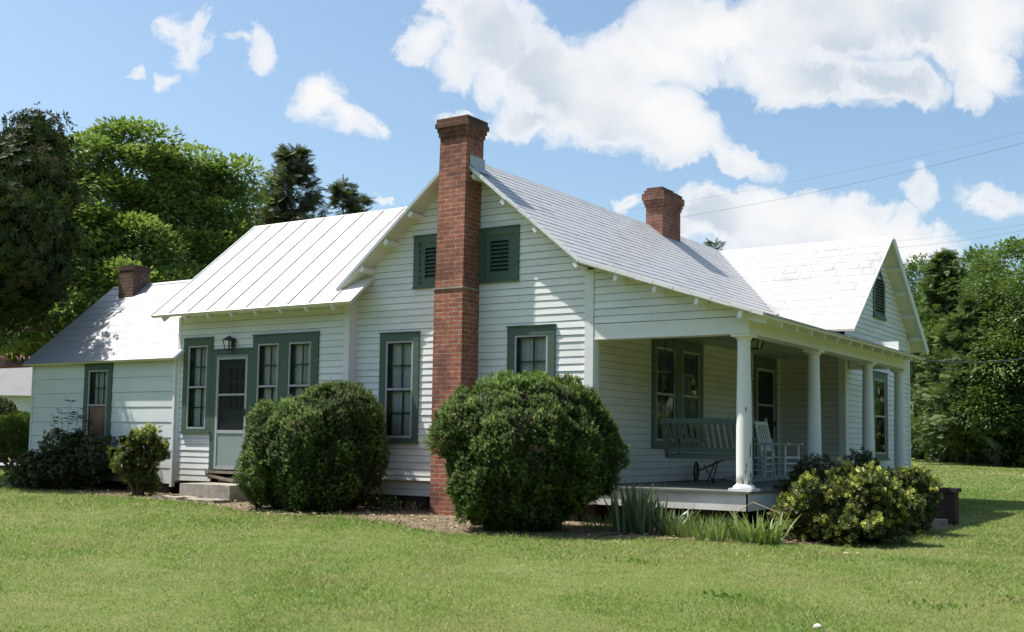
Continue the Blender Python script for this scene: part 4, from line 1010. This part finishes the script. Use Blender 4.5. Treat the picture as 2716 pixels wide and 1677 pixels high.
def loc_lobes(c, lst):
    return [(local(c, x, y, z), np.array([rx, ry, rz])) for x, y, z, rx, ry, rz in lst]
def shrink_about(c, k, kz, lst): return loc_lobes(c, [(x*k, y*k, z*kz, a*k, b*k, e*kz) for x, y, z, a, b, e in lst])
b1 = np.array([-4.40, -1.16, .0])
lb1 = shrink_about(b1, .88, .97, [(-.10, 0, .95, 1.05, .96, .80), (.42, .05, 1.35, .74, .80, .74), (.15, 0, 1.5, .55, .6, .52), (-.55, 0, 1.15, .62, .75, .62), (.0, -.05, .50, .98, .86, .56), (.68, 0, .95, .50, .62, .70), (-.72, -.1, .72, .48, .62, .62), (-.2, -.4, 1.0, .7, .6, .75)])
core(shrub('boxwood', 'smaller round boxwood between the storm door and the brick chimney', 'bush', b1, lb1, 29000, SPRIG, 'boxwood_leaf', .074, .17, 'round boxwoods against the house', .13, 5.2, (.05, .7), jitter=.4, sun_tip_tint=.35), lb1, .84)
b2 = np.array([-.06, -1.70, -.04])
lb2 = shrink_about(b2, .92, .99, [(.0, 0, 1.10, 1.16, 1.02, .76), (-.15, 0, 1.42, .98, .86, .62), (.38, 0, 1.42, .74, .75, .60), (.45, 0, 1.22, .82, .85, .66), (-.78, 0, 1.28, .50, .6, .58), (.85, 0, 1.0, .46, .55, .58), (-.12, -.05, .52, .80, .78, .58), (-.52, -.1, .78, .62, .7, .62), (.55, -.1, .75, .52, .6, .42), (-.1, -.45, 1.1, .8, .6, .7)])
core(shrub('boxwood', 'larger round boxwood in front of the brick chimney and porch corner', 'bush', b2, lb2, 35000, SPRIG, 'boxwood_leaf', .073, .17, 'round boxwoods against the house', .13, 5.2, (.05, .72), jitter=.4, sun_tip_tint=.35), lb2, .84)
# azaleas by the porch
def gpt(x, y): return np.array([x, y, gz1(x, y)])
c = gpt(3.68, -.05)
lb = shrink_about(c, .92, .71, [(-.1, 0, .42, .60, .55, .40), (-.42, -.1, .66, .32, .36, .26), (.22, 0, .60, .42, .45, .33), (.0, -.1, .28, .66, .55, .28), (.48, .1, .40, .36, .42, .36), (-.05, .1, .74, .3, .3, .22), (-.72, -.05, .58, .16, .2, .13), (.3, -.2, .88, .17, .2, .14), (.72, 0, .55, .16, .2, .15), (-.3, -.1, .9, .14, .16, .12)])
core(shrub('azalea', 'yellow-tipped azalea at the porch corner in front of the column', 'bush', c, ragged(lb, 22), 5200, TIP, 'azalea_leaf', .085, .5, 'azaleas along the porch', .16, 4., (.12, .62), sun_tip_tint=.9, stems=9, jitter=.8, inside=.7), lb, .6)
c = gpt(3.86, 1.75)
lb = shrink_about(c, .76, .80, [(-.1, 0, .45, .50, .5, .42), (.25, .1, .62, .34, .4, .32), (-.35, 0, .55, .38, .4, .36), (.5, .2, .48, .28, .36, .30), (.1, -.1, .28, .5, .5, .28)])
core(shrub('azalea', 'dusky azalea with a few yellow tips beside the brick cheek wall', 'bush', c, ragged(lb, 20), 4200, TIP, 'azalea_leaf', .08, .5, 'azaleas along the porch', .16, 4., (.05, .5), sun_tip_tint=.85, stems=9, jitter=.8, inside=.7), lb, .6)
c = gpt(3.1, 1.5)
lb = loc_lobes(c, [(.0, 0, .52, .55, .4, .34), (.45, 0, .55, .4, .4, .36), (-.3, 0, .5, .4, .4, .34)])
core(shrub('azalea', 'dark azalea close to the porch deck behind the yellow-tipped one', 'bush', c, ragged(lb, 12), 3400, TIP, 'dark_shrub_leaf', .08, .5, 'azaleas along the porch', .14, 5., (.1, .8), stems=7, jitter=.8, inside=.7), lb, .6)
# shrubs by the lean-to
c = gpt(-8.85, -1.0)
lb = loc_lobes(c, [(.0, 0, .62, .42, .42, .40), (-.25, 0, 1.0, .36, .36, .34), (.05, 0, 1.12, .32, .32, .26), (.42, 0, .95, .30, .3, .26), (.1, 0, .35, .45, .4, .3), (-.4, 0, .75, .3, .3, .3), (.62, 0, .88, .16, .18, .14)])
shrub('shrub', 'loose yellow-green shrub by the boarded window of the lean-to', 'bush', c, ragged([(c + (p - c)*np.array([.68, .68, .86]), r*.62) for p, r in lb], 14, .07, .12), 3400, TIP, 'azalea_leaf', .09, .6, None, .14, 4., (.2, .68), sun_tip_tint=.7, stems=12, jitter=.8, inside=.55)
c = gpt(-10.95, -.85)
lb = loc_lobes(c, [(-.7, 0, .32, .62, .5, .34), (-.2, 0, .42, .6, .5, .42), (.35, 0, .45, .6, .5, .45), (.65, 0, .55, .5, .45, .45), (-.15, 0, .7, .3, .3, .28), (.3, 0, .8, .35, .35, .3), (-1.0, 0, .18, .4, .4, .25)])
lb = [(c + (p - c)*np.array([.8, .8, .95]), r*.78) for p, r in lb]
core(shrub('shrub', 'low dark sprawling shrub at the foot of the lean-to wall', 'bush', c, ragged(lb, 18), 5000, TIP, 'dark_shrub_leaf', .09, .5, None, .15, 4., (.1, .8), stems=9, jitter=.8, inside=.7), lb, .6)
# whippy sapling growing out of it
t = empty('sapling', tuple(gpt(-11.35, -.75))); tag(t, 'thin leafy sapling sticking up before the lean-to wall', 'sapling'); M = MB(); pos = []; dd = []
for k in range(6):
    p0 = gpt(-11.4 + .07*k, -.78); e = p0 + RH*(-.22 + .12*k) + np.array([0, 0, 1.72 - .13*abs(k - 2)]); mid = (p0 + e)/2 + RH*.05*math.sin(k*3)
    M.tube([p0, mid, e], [.012, .008, .003], 5)
    for j in range(34):
        q = p0 + (e - p0)*(.30 + .70*RNG.random()**.8) + RNG.normal(0, .02, 3); s = RNG.choice([-1, 1]); pos.append(q); dd.append(RH*s*(.8 + .3*math.sin(j*5 + k)) + FH*.5*math.sin(j*2.3 + k) + np.array([0, 0, .15 - .3*(j % 3 == 0)]))
M.build('stem', 'twig', t); pos = np.array(pos); dd = np.array(dd)
V, F, q = inst(*LEAF, pos, frames(dd, unit(np.array([0, 0, 1.]) + sph(len(pos))*.3)), .13*RNG.uniform(.7, 1.3, len(pos)), RNG.uniform(.2, .9, len(pos))); np_mesh('foliage', V, F, 'dark_shrub_leaf', q, t)

# strappy plants before the porch
def straps(name, label, catg, c, n, h, spread, w, material, lean=.35, bend=.5, group=None):
    t = empty(name, tuple(c)); tag(t, label, catg, group); V = []; F = []; T = []
    for k in range(n):
        a = RNG.uniform(0, 2*math.pi); r = spread*math.sqrt(RNG.random()); p = np.array(c) + np.array([math.cos(a)*r*1.2, math.sin(a)*r*.7, 0]); hh = h*RNG.uniform(.6, 1.12); b = RNG.uniform(0, 2*math.pi)
        dirn = np.array([math.cos(b), math.sin(b), 0])*lean*RNG.random() + np.array([math.cos(a), math.sin(a), 0])*lean*.5; side = unit(np.cross(dirn + np.array([0.01, 0, 0]), [0, 0, 1.]) + sph(1)[0]*.6); side[2] = 0; side = unit(side)
        o = len(V); ns = 5; bd = bend*RNG.random()**1.5; tn = RNG.uniform(.1, 1)
        for i in range(ns + 1):
            s = i/ns; q = p + np.array([0, 0, hh*(s - bd*.55*s**3)]) + dirn*hh*s + unit(dirn + 1e-6)*hh*bd*.6*s**2; ww = w*(1 - s**2.2)*.5 + .0008; V += [q - side*ww, q + side*ww]
        for i in range(ns): F.append((o + 2*i, o + 2*i + 1, o + 2*i + 3, o + 2*i + 2)); T.append(tn)
    np_mesh('leaf_blades', np.array(V), np.array(F), material, np.array(T), t); return t
straps('iris_clump', 'clump of stiff grey-green iris blades beside the larger boxwood', 'plant', gpt(1.28, -1.02), 95, .70, .30, .042, 'iris_leaf', .22, .25, 'strap-leaved clumps before the porch skirt')
straps('iris_clump', 'arching iris clump with pale blades in the middle of the porch skirt', 'plant', gpt(1.78, -1.05), 60, .44, .18, .036, 'iris_leaf', .40, .6, 'strap-leaved clumps before the porch skirt')
straps('grass_tuft', 'tall wispy grass tuft between the iris clumps and the daylily', 'plant', gpt(2.15, -1.0), 430, .32, .42, .007, 'lily_leaf', .35, .6)
straps('iris_clump', 'small iris clump in the wispy grass nearest the lawn edge', 'plant', gpt(2.38, -1.25), 45, .34, .16, .026, 'lily_leaf', .35, .5, 'strap-leaved clumps before the porch skirt')
straps('daylily', 'bright flopping daylily clump under the porch deck corner', 'plant', gpt(2.95, -1.12), 150, .42, .25, .032, 'lily_leaf', .5, .9)
straps('grass_tuft', 'fine grass tuft between the larger boxwood and the first iris', 'plant', gpt(.75, -.8), 260, .22, .35, .007, 'lily_leaf', .4, .7)
# low ivy at the foot of the wall with dead runners
c = gpt(-3.75, -.28); t = empty('ivy_patch', tuple(c)); tag(t, 'small leafy ivy patch at the wall foot between boxwood and chimney', 'plant')
n = 260; P = c + np.stack([RNG.normal(0, .26, n), RNG.normal(0, .10, n), np.abs(RNG.normal(.10, .09, n))], 1)
V, F, q = inst(*LEAF, P, frames(unit(sph(n) + np.array([.3, -.8, .2])), unit(np.array([0, -.6, 1.]) + sph(n)*.5)), .07*RNG.uniform(.7, 1.3, n), RNG.uniform(.3, 1, n)); np_mesh('leaves', V, F, 'bright_shrub_leaf', q, t)
M = MB(); R = random.Random(9)
for k in range(26):
    p = Vector((R.uniform(-3.7, -2.75), R.uniform(-.55, -.15), .01)); e = p + Vector((R.uniform(-.45, .45), R.uniform(-.25, .1), R.uniform(.0, .16))); M.tube([p, p.lerp(e, .5) + Vector((0, 0, R.uniform(.05, .16))), e], [.006, .005, .003], 5)
tag(M.build('vine_stems', 'twig'), 'bare tangled vine stems lying beside the chimney foot', 'vine')
M = MB(); p = Vector((3.0, -.5, .3)); M.tube([Vector((2.35, -.35, .24)), Vector((2.75, -.75, .42)), Vector((3.15, -.85, .30)), Vector((3.3, -.9, .0))], [.006, .006, .005, .003], 5); tag(M.build('dead_stem', 'litter'), 'arching dead straw-coloured stem under the porch corner', 'stem')
sp_o = MB(); sp_o.lathe((5.34, -6.02, gz1(5.34, -6.02) - .01), [(.02, 0), (.036, .012), (.033, .03), (.015, .042), (.004, .045)], 9); tag(sp_o.build('pebble', 'pale_stone', None, True), 'single pale pebble lying in the mown grass', 'stone')

# ================================================================== TREES
# magnolia at the left corner, shading the lean-to roof
MG = lobes_at([(95, 395, 28.5, 55, 1.1), (60, 480, 28, 95), (120, 520, 28.5, 62), (0, 560, 27.5, 130), (95, 640, 28.5, 70), (20, 710, 28, 110), (95, 740, 29, 50), (-110, 540, 28, 150), (-160, 680, 27.5, 190), (-60, 620, 25.5, 130), (-90, 580, 25, 110), (-40, 760, 30, 150)])
MG += [(np.array([-15.5, -1.2, 6.7]), np.array([1.0, 1.0, .9])), (np.array([-15.8, -1.8, 6.0]), np.array([1.1, 1.1, 1.0])), (np.array([-15.7, -.6, 7.4]), np.array([.7, .7, .6])), (np.array([-14.9, -1.9, 5.6]), np.array([.8, .8, .6]))]
tree('magnolia_tree', 'dark glossy magnolia with bronze leaf undersides behind the lean-to', 'tree', (-21.0, -4.6, .1), (-18.8, -.4, 7.5), .24, MG, WHORL, 'magnolia_leaf', 1150, 15, .32, .155, .05, .75, limbs=9, up=.6)
GW = 'tall walnut trees behind the lean-to'
A = lobes_at([(195, 425, 40, 68), (170, 500, 39, 75), (240, 520, 40, 72), (150, 600, 38, 85), (225, 640, 39, 85), (140, 720, 38, 85), (215, 760, 38, 80), (150, 840, 37, 80), (60, 880, 37, 75), (230, 860, 37, 60), (110, 885, 36, 50), (20, 870, 36, 55)])
tree('walnut_tree', 'bright walnut tree next to the dark magnolia', 'tree', sight(190, 1205, 39), sight(200, 560, 39.5), .22, shrink(A, .80), LEAF, 'walnut_leaf', 110, 200, .50, .20, .35, .5, GW, 8, shell=.25)
A = lobes_at([(345, 395, 41, 62), (400, 395, 41, 58), (330, 470, 40.5, 80), (420, 470, 41, 70), (300, 560, 40, 80), (400, 560, 41, 72), (470, 440, 42, 45), (460, 520, 42, 62), (350, 660, 38.5, 78), (270, 700, 38, 76), (410, 700, 39, 76), (320, 780, 37, 72), (430, 790, 38, 60), (250, 800, 37, 60)])
tree('walnut_tree', 'tallest walnut tree with a forked trunk and domed top, above the lean-to chimney', 'tree', sight(385, 1205, 40), sight(352, 560, 40.5), .24, shrink(A, .80), LEAF, 'walnut_leaf', 124, 200, .50, .20, .35, .5, GW, 9, shell=.25)
A = lobes_at([(530, 440, 43, 42), (545, 500, 43, 62), (610, 475, 43, 40), (645, 470, 43, 34, .6), (600, 545, 43, 52), (500, 590, 42, 70), (575, 610, 42, 66), (640, 545, 43, 38), (480, 680, 41, 72), (560, 690, 41, 70), (640, 660, 42, 62), (520, 780, 40, 60)])
tree('walnut_tree', 'walnut tree with ragged drooping side branches beside the standing-seam roof', 'tree', sight(560, 1205, 42), sight(545, 640, 42.5), .2, shrink(A, .80), LEAF, 'walnut_leaf', 96, 200, .50, .20, .35, .5, GW, 8, shell=.25)
# low growth filling in below the walnuts
A = lobes_at([(640, 640, 47, 50), (690, 620, 48, 40), (720, 660, 48, 60), (600, 720, 46, 70), (790, 640, 49, 50)])
tree('broadleaf_tree', 'low broadleaf tree filling the gap between walnut and cedar', 'tree', sight(680, 1205, 47), sight(680, 700, 47.5), .15, A, FROND, 'wood_leaf', 90, 20, .42, .5, .4, .6, None, 5)

def cedar(name, label, base, apex, rad, n, material, size, group=None, tiers=26, seed=1, lean=0., bare=.1):
    t = empty(name, tuple(base)); tag(t, label, 'tree', group); R = np.random.default_rng(seed); base = np.array(base); apex = np.array(apex); H = apex[2] - base[2]; M = MB(); M.tube([base - [0, 0, .2], base + (apex - base)*.5, apex - [0, 0, .1]], [.2*H/12, .11*H/12, .015], 8); pos = []; dr = []; nrm = []
    for k in range(tiers*5):
        s = bare + (1 - bare)*R.random()**.8; az = R.uniform(0, 2*math.pi); r = rad*(1 - s)**.75*R.uniform(.55, 1.12) + .15; o = base + (apex - base)*s; d = np.array([math.cos(az), math.sin(az), .42 - .1*s]); e = o + d*r; M.tube([o, (o + e)/2 - [0, 0, .05*r], e], [.03*(1 - s) + .012, .018, .005], 5)
        m_ = max(3, int(n/(tiers*5)*(r/(rad*.5) + .2)))
        for j in range(m_):
            q = R.uniform(.25, 1.0); p = o + (e - o)*q + R.normal(0, .11*r + .05, 3)*[1, 1, .6]; pos.append(p); dr.append(d*.8 + R.normal(0, .5, 3) + [0, 0, -.15]); nrm.append([0, 0, 1] + R.normal(0, .6, 3))
    M.build('trunk', 'bark', t, True); pos = np.array(pos); V, F, q = inst(*SPRAY, pos, frames(np.array(dr), np.array(nrm)), size*R.uniform(.6, 1.3, len(pos)), np.clip(R.normal(.5, .25, len(pos)), 0, 1), .06); np_mesh('crown', V, F, material, q, t); return t
GC = 'cedars behind the standing-seam roof'
cedar('cedar_tree', 'tall ragged cedar rising behind the standing-seam roof', sight(770, 1200, 45), sight(775, 396, 45), 3.3, 6400, 'cedar_leaf', .40, GC, 34, 3)
cedar('cedar_tree', 'small cedar spire just beside the tall ragged cedar', sight(915, 1200, 47), sight(910, 486, 47), 2.5, 4200, 'cedar_leaf', .38, GC, 24, 4)
cedar('cedar_tree', 'cedar top barely clearing the roof ridge beside the tall brick chimney', sight(975, 1200, 50), sight(952, 525, 50), 2.0, 2400, 'cedar_leaf', .38, GC, 22, 5)
cedar('cedar_tree', 'distant cedar whose tip pokes over the ridge next to the corbelled chimney', sight(1898, 1200, 52), sight(1897, 645, 52), .8, 700, 'cedar_leaf', .32, GC, 20, 6)

# woods across the field
GWd = 'trees along the far wood edge'
def woodbase(u, D): p = sight(u, 1200, D); p[2] = gz1(p[0], p[1]); return p
def wood(u, D, top, rpx, label, dens=1., tint=(.1, .9), mat_='wood_leaf', sz=.19, extra=()):
    b = woodbase(u, D); lst = []; R = random.Random(int(u)); n = 11; bot = 1190
    for k in range(n):
        s = k/(n - 1); v = top + rpx*.55 + (bot - 15 - top - rpx*.5)*s; wv = rpx*(.45 + .75*math.sin(math.pi*min(1, .15 + s*.8))); lst.append((u + R.uniform(-.55, .55)*wv, v + R.uniform(-20, 20), D + R.uniform(-1.2, 1.0), wv*R.uniform(.6, .85), .9))
    lst.append((u + R.uniform(-8, 8), top + rpx*.3, D, rpx*.32, 1.1)); lst += list(extra)
    tree('broadleaf_tree', label, 'tree', b, sight(u, (top + 1190)/2, D), .22, lobes_at(lst), LEAF, mat_, int(150*dens), 120, .55, sz, .25, .55, GWd, 6, shell=.3, tintlo=tint[0], tinthi=tint[1])
wood(2440, 70, 700, 70, 'wood-edge tree nearest the wing corner with foliage down to the grass', 1., (.1, .7))
wood(2560, 71, 690, 80, 'mid-green bushy tree between the two tallest of the far wood edge', 1., (.0, .6))
wood(2625, 66, 690, 75, 'rounded wood-edge tree right of the cedar tops', 1., (.1, .8))
wood(2705, 61, 640, 95, 'tall bright tree of the wood edge at the picture rim', 1.2, (.2, 1.))
wood(2800, 60, 620, 110, 'wide tree of the wood edge outside the rim tree', .9)
wood(2350, 76, 780, 90, 'wood-edge tree mostly hidden behind the wing gable', .8, (.0, .6))
wood(2500, 65, 870, 70, 'shorter tree standing forward of the wood edge', 1., (.3, 1.))
wood(2650, 60, 900, 62, 'short leafy tree low at the wood edge before the rim tree', 1., (.2, .9))
cedar('cedar_tree', 'dark cedar with a forked ragged top in the far wood edge', woodbase(2500, 66), sight(2505, 672, 66), 3.0, 9500, 'wood_cedar_leaf', .46, GWd, 30, 11, bare=.04)
cedar('cedar_tree', 'shorter dark cedar low in the middle of the far wood edge', woodbase(2570, 61), sight(2575, 800, 61), 3.2, 8500, 'wood_cedar_leaf', .46, GWd, 28, 12, bare=.02)
cedar('cedar_tree', 'cedar with a thin spire beside the tall bright rim tree', woodbase(2640, 64), sight(2610, 700, 64), 2.6, 7000, 'wood_cedar_leaf', .46, GWd, 26, 13, bare=.04)
# shaded undergrowth skirt at the wood edge
n = 30000; uu = RNG.uniform(2250, 2950, n); DD = np.interp(uu, [2250, 2430, 2500, 2600, 2716, 2950], [80, 75, 69, 64, 59, 55]) + RNG.uniform(-.5, 6, n); P = np.array([woodbase(u, d) for u, d in zip(uu, DD)]); P[:, 2] += RNG.random(n)**1.3*4.2*(.6 + .4*np.sin(uu*.035)*np.sin(uu*.011 + 1))
V, F, q = inst(*LEAF, P, frames(unit(sph(n) + [0, 0, .3]), unit(sph(n)*.6 + [0, 0, 1])), .34*RNG.uniform(.6, 1.2, n), RNG.uniform(0, .6, n), .05)
tag(np_mesh('undergrowth', V, F, 'wood_leaf', q), 'dark undergrowth along the foot of the far wood', 'undergrowth', None, 'stuff')

# the wooded far side of the road and drive, which the window panes mirror
n = 82; az = np.linspace(math.radians(-205), math.radians(146), n); rad = 58 + 7*np.sin(az*5) + RNG.uniform(-3, 3, n) + np.clip(np.degrees(az) - 40, 0, 40)*1.1; lb = []
for a_, r_ in zip(az, rad):
    x_, y_ = r_*math.cos(a_), r_*math.sin(a_); g_ = gz1(x_, y_)
    for z_, q_ in ((2.5, 4.2), (6.5, 4.4), (10 + 2*math.sin(a_*9), 3.2)): lb.append((np.array([x_ + RNG.normal(0, 1), y_ + RNG.normal(0, 1), g_ + z_]), np.array([q_, q_, q_*.9])))
core_lobes = lb; P, N = lobe_points(lb, 80000, .3); V, F, q = inst(*LEAF, P, frames(unit(N + sph(len(P))*.8), unit(N + sph(len(P))*.6 + [0, 0, .4])), .95*RNG.uniform(.6, 1.3, len(P)), RNG.random(len(P)))
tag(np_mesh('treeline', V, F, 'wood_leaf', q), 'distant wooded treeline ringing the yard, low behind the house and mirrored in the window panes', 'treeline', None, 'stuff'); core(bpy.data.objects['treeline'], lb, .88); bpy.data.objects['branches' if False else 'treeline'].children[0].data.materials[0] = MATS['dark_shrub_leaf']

# left-hand neighbours: shrubs, grey-roofed house, red-roofed outbuilding, pavement
c = sight(30, 1225, 40); c[2] = gz1(c[0], c[1])
lb = loc_lobes(c, [(.1, 0, .95, .95, .9, .62), (-.8, 0, .85, .8, .8, .6), (.3, 0, 1.25, .6, .6, .42)])
core(shrub('round_shrub', 'bright clipped shrub on short stems past the end of the lean-to', 'bush', c, lb, 9000, LEAF, 'bright_shrub_leaf', .10, .35, None, .12, 2.5, (.3, .9), stems=6, inside=.75), lb, .75)
c = sight(10, 1215, 46); c[2] = gz1(c[0], c[1])
lb = loc_lobes(c, [(.0, 0, 1.3, 1.1, 1., .6), (-.6, 0, 1.9, .9, .9, .5), (.3, 0, 1.1, .9, .8, .5), (0, 0, .7, 1.1, 1, .6)])
core(shrub('dark_shrub', 'taller dark shrub behind the bright clipped one', 'bush', c, lb, 8000, LEAF, 'dark_shrub_leaf', .13, .4, None, .15, 2., (.3, 1.), stems=6, inside=.75), lb, .75)
nb = sight(30, 1200, 62); nb[2] = gz1(nb[0], nb[1]); NB = empty('neighbour_house', tuple(nb)); tag(NB, 'white house with a wide grey roof seen past the end of the lean-to', 'house')
def nbp(x, y, z): return tuple(local(nb, x, y, z))
rz_, ez_ = 5.1, 2.9
MB().quad(nbp(-9, 0, ez_), nbp(1.6, 0, ez_), nbp(1.6, 3.4, rz_), nbp(-9, 3.4, rz_)).build('roof', 'neighbour_shingle', NB)
MB().quad(nbp(-9, 7, ez_), nbp(-9, 3.42, rz_), nbp(1.6, 3.42, rz_), nbp(1.6, 7, ez_)).build('roof', 'neighbour_shingle', NB)
M = MB(); M.add([nbp(-8.6, .4, 0), nbp(1.2, .4, 0), nbp(1.2, .4, ez_ + .1), nbp(-8.6, .4, ez_ + .1)], [(0, 1, 2, 3)]); M.add([nbp(1.2, .4, 0), nbp(1.2, 6.6, 0), nbp(1.2, 6.6, ez_), nbp(1.2, 3.4, rz_ - .1), nbp(1.2, .4, ez_)], [(0, 1, 2, 3, 4)]); M.build('wall', 'white_siding', NB)
rb = sight(-70, 1200, 37); rb[2] = gz1(rb[0], rb[1]); RB = empty('outbuilding', tuple(rb)); tag(RB, 'small outbuilding with a rusty red tin eave at the picture rim', 'shed')
def rbp(x, y, z): return tuple(local(rb, x, y, z))
M = MB(); M.slab([rbp(-3, -.5, 2.72), rbp(1.62, -.5, 2.95), rbp(1.62, 3, 3.3), rbp(-3, 3, 4.3)], (0, 0, .06)); M.build('roof', 'red_tin', RB)
MB().box((0, 0, 0), (1, 1, 1), lambda x, y, z: Vector(rbp(-3.4 + 1.6*x, .2 + 1.0*y, 2.75*z))).build('wall', 'old_wood', RB)
p = [sight(u, v, 44) for u, v in ((-300, 1200), (120, 1200))]
M = MB(); a = sight(-400, 1200, 40); b = sight(140, 1200, 40); c2 = sight(140, 1200, 47); d2 = sight(-400, 1200, 47)
M.quad(*[(q[0], q[1], gz1(q[0], q[1]) + .012) for q in (a, b, c2, d2)]); tag(M.build('pavement', 'asphalt'), None, None, None, 'structure')

# ================================================================== WIRES
def wire(name, label, p, q, sag, r, material, group, n=24):
    p, q = Vector(p), Vector(q); M = MB(); M.tube([p.lerp(q, k/n) - Vector((0, 0, sag*4*(k/n)*(1 - k/n))) for k in range(n + 1)], r, 5); return tag(M.build(name, material), label, 'wire', group)
GP = 'wires crossing the sky'
wire('power_line', 'dark overhead line passing behind the corbelled chimney', sight(1450, 630, 60), sight(2860, 340, 60), .5, .007, 'wire', GP)
wire('power_line', 'faintest and highest overhead line above the roof', sight(1250, 610, 62), sight(2860, 315, 62), .6, .004, 'wire', GP)
wire('power_line', 'upper of the thin lines leaving the wing roof peak', sight(2200, 650, 62), sight(2860, 566, 62), .3, .004, 'wire', GP)
wire('power_line', 'lower of the thin lines leaving the wing roof peak', sight(2200, 668, 60), sight(2860, 582, 60), .3, .006, 'wire', GP)
SV = Vector((2.74, 8.15, 2.83)); far = Vector(tuple(sight(2900, 890, 40)))
wire('service_cable', 'thick twisted service cable running from the porch eave corner to the rim', SV, far, .32, .017, 'cable', 'service cables at the porch eave')
M = MB(); pts = [SV + Vector((0, 0, -.10)), SV + Vector((.18, .35, -.16)), SV + Vector((.40, .85, -.14)), SV.lerp(far, .05) + Vector((0, 0, -.05))]; M.tube(pts, .012, 5); tag(M.build('service_cable', 'cable'), 'short slack cable loop under the service cable at the eave', 'wire', 'service cables at the porch eave')

# ================================================================== GRASS
def inside_house(x, y):
    return ((x > -13.4) & (x < -8.8) & (y > -.2) & (y < 3.9)) | ((x >= -8.8) & (x < 0) & (y > -.15) & (y < 12.7)) | ((x >= 0) & (x < 2.4) & (y > -.05) & (y < 12.7)) | ((x > 2.4) & (x < 4.2) & (y > 4.3) & (y < 6.5))
def bed_dist(x, y):
    """signed: negative inside the bare bed (rough distance)"""
    d1 = (bed_y(x) - y); ex = np.interp(y, [p[1] for p in BED[15:]], [p[0] for p in BED[15:]])
    d = np.where(x < 3.3, d1, np.where(y < -1.6, -1.6 - y, x - ex)); return np.where(y > 5.4, 9., d)
def vnoise(x, y, sc, seed):
    g = np.random.default_rng(seed).random((257, 257)); u = (x/sc) % 256; v = (y/sc) % 256; i = u.astype(int); j = v.astype(int); a = u - i; b = v - j; a = a*a*(3 - 2*a); b = b*b*(3 - 2*b)
    return (g[i, j]*(1-a)*(1-b) + g[i+1, j]*a*(1-b) + g[i, j+1]*(1-a)*b + g[i+1, j+1]*a*b)*2 - 1
def grass():
    n = 560000; nf = 120000
    r = 6.5 + (RNG.random(n)**1.7)*27; a = RNG.uniform(-.54, .64, n); r[:nf] = RNG.uniform(24, 82, nf); a[:nf] = RNG.uniform(.18, .62, nf); hd = math.atan2(FW[0], FW[1]) + a
    x = CAM[0] + np.sin(hd)*r; y = CAM[1] + np.cos(hd)*r
    ok = ~inside_house(x, y); bd = bed_dist(x, y)
    ok &= (bd > RNG.normal(0, .07, n)) | (x < -14)
    x, y, r, bd = x[ok], y[ok], r[ok], bd[ok]; n = len(x)
    z = gz(x, y); 
    f = np.sin(x*1.3 + 1.1*np.sin(y*.9)) + np.sin(y*1.7 + .8*np.sin(x*1.1)) + .6*np.sin(x*3.7 + y*2.9) ; edge = np.exp(-np.clip(bd, 0, 9)/.28)
    h = (.015 + .009*RNG.random(n) + .006*np.clip(f, -1, 2) + .010*np.clip(vnoise(x, y, .45, 6), 0, 1))*(1 + 1.4*edge)*(1 + .02*(r - 7)); tall = RNG.random(n) < .02; h[tall] *= 1.7
    w = (.0034 + .0014*RNG.random(n))*np.clip(r/9, .9, 6.)
    az = RNG.uniform(0, 2*math.pi, n); lean = RNG.uniform(.5, 1.7, n)*h; bx = np.cos(az)*lean; by = np.sin(az)*lean; s = RNG.uniform(0, 2*math.pi, n); sx = np.cos(s)*w; sy = np.sin(s)*w
    V = np.empty((n, 3, 3)); V[:, 0] = np.stack([x - sx, y - sy, z - .004], 1); V[:, 1] = np.stack([x + sx, y + sy, z - .004], 1); V[:, 2] = np.stack([x + bx, y + by, z + h], 1)
    pat = .22*vnoise(x, y, .20, 1) + .20*vnoise(x, y, .7, 2) + .22*vnoise(x, y, 2.1, 3) + np.where(r > 22, .34*vnoise(x + y*.3, y, 5.5, 4) + .2*vnoise(x*.3, y, 2.2, 5), 0)
    t = np.clip(RNG.normal(.42, .15, n) + pat - .07*f - .22*edge, 0, 1); dry = RNG.random(n) < .09; t[dry] = RNG.uniform(.75, 1, dry.sum())
    tag(np_mesh('grass', V.reshape(-1, 3), np.arange(3*n).reshape(-1, 3), 'grass_blade', t, k=3), 'short mown lawn grass round the house', 'grass', None, 'stuff')
grass()
# weed rosettes / darker clumps standing above the mown level
n = 0; parts = []
for (cx_, cy_, rr, m_) in ((4.2, -5.2, .11, 60), (5.9, -4.6, .16, 70), (2.6, -3.7, .12, 50), (6.4, -3.9, .12, 50)):
    P = np.stack([cx_ + RNG.normal(0, rr, m_), cy_ + RNG.normal(0, rr*.6, m_), np.zeros(m_)], 1); P[:, 2] = gz(P[:, 0], P[:, 1]) + .012
    parts.append(inst(*LEAF, P, frames(unit(sph(m_)*.8 + [0, 0, .9]), sph(m_)), .04*RNG.uniform(.6, 1.4, m_), RNG.uniform(.0, .3, m_)))
V, F, q = cat(parts); tag(np_mesh('weeds', V, F, 'grass_blade', q), 'scattered broad-leaved weeds standing in the lawn', 'weeds', None, 'stuff')
# leaf litter on the bare bed
n = 5200; x = RNG.uniform(-13.5, 4.4, n); y = RNG.uniform(-3.0, .2, n); bd = bed_dist(x, y); ok = (bd < .12) & ~inside_house(x, y); x, y = x[ok], y[ok]; n = len(x)
P = np.stack([x, y, gz(x, y) + .022 + RNG.random(n)*.012], 1); V, F, q = inst(*LEAF, P, frames(unit(sph(n)*[1, 1, .25]), unit(np.array([0, 0, 1.]) + sph(n)*.35)), .06*RNG.uniform(.5, 1.4, n), RNG.random(n))
tag(np_mesh('leaf_litter', V, F, 'dry_leaf', q), 'dry fallen leaves on the bare bed along the walls', 'leaf litter', None, 'stuff')
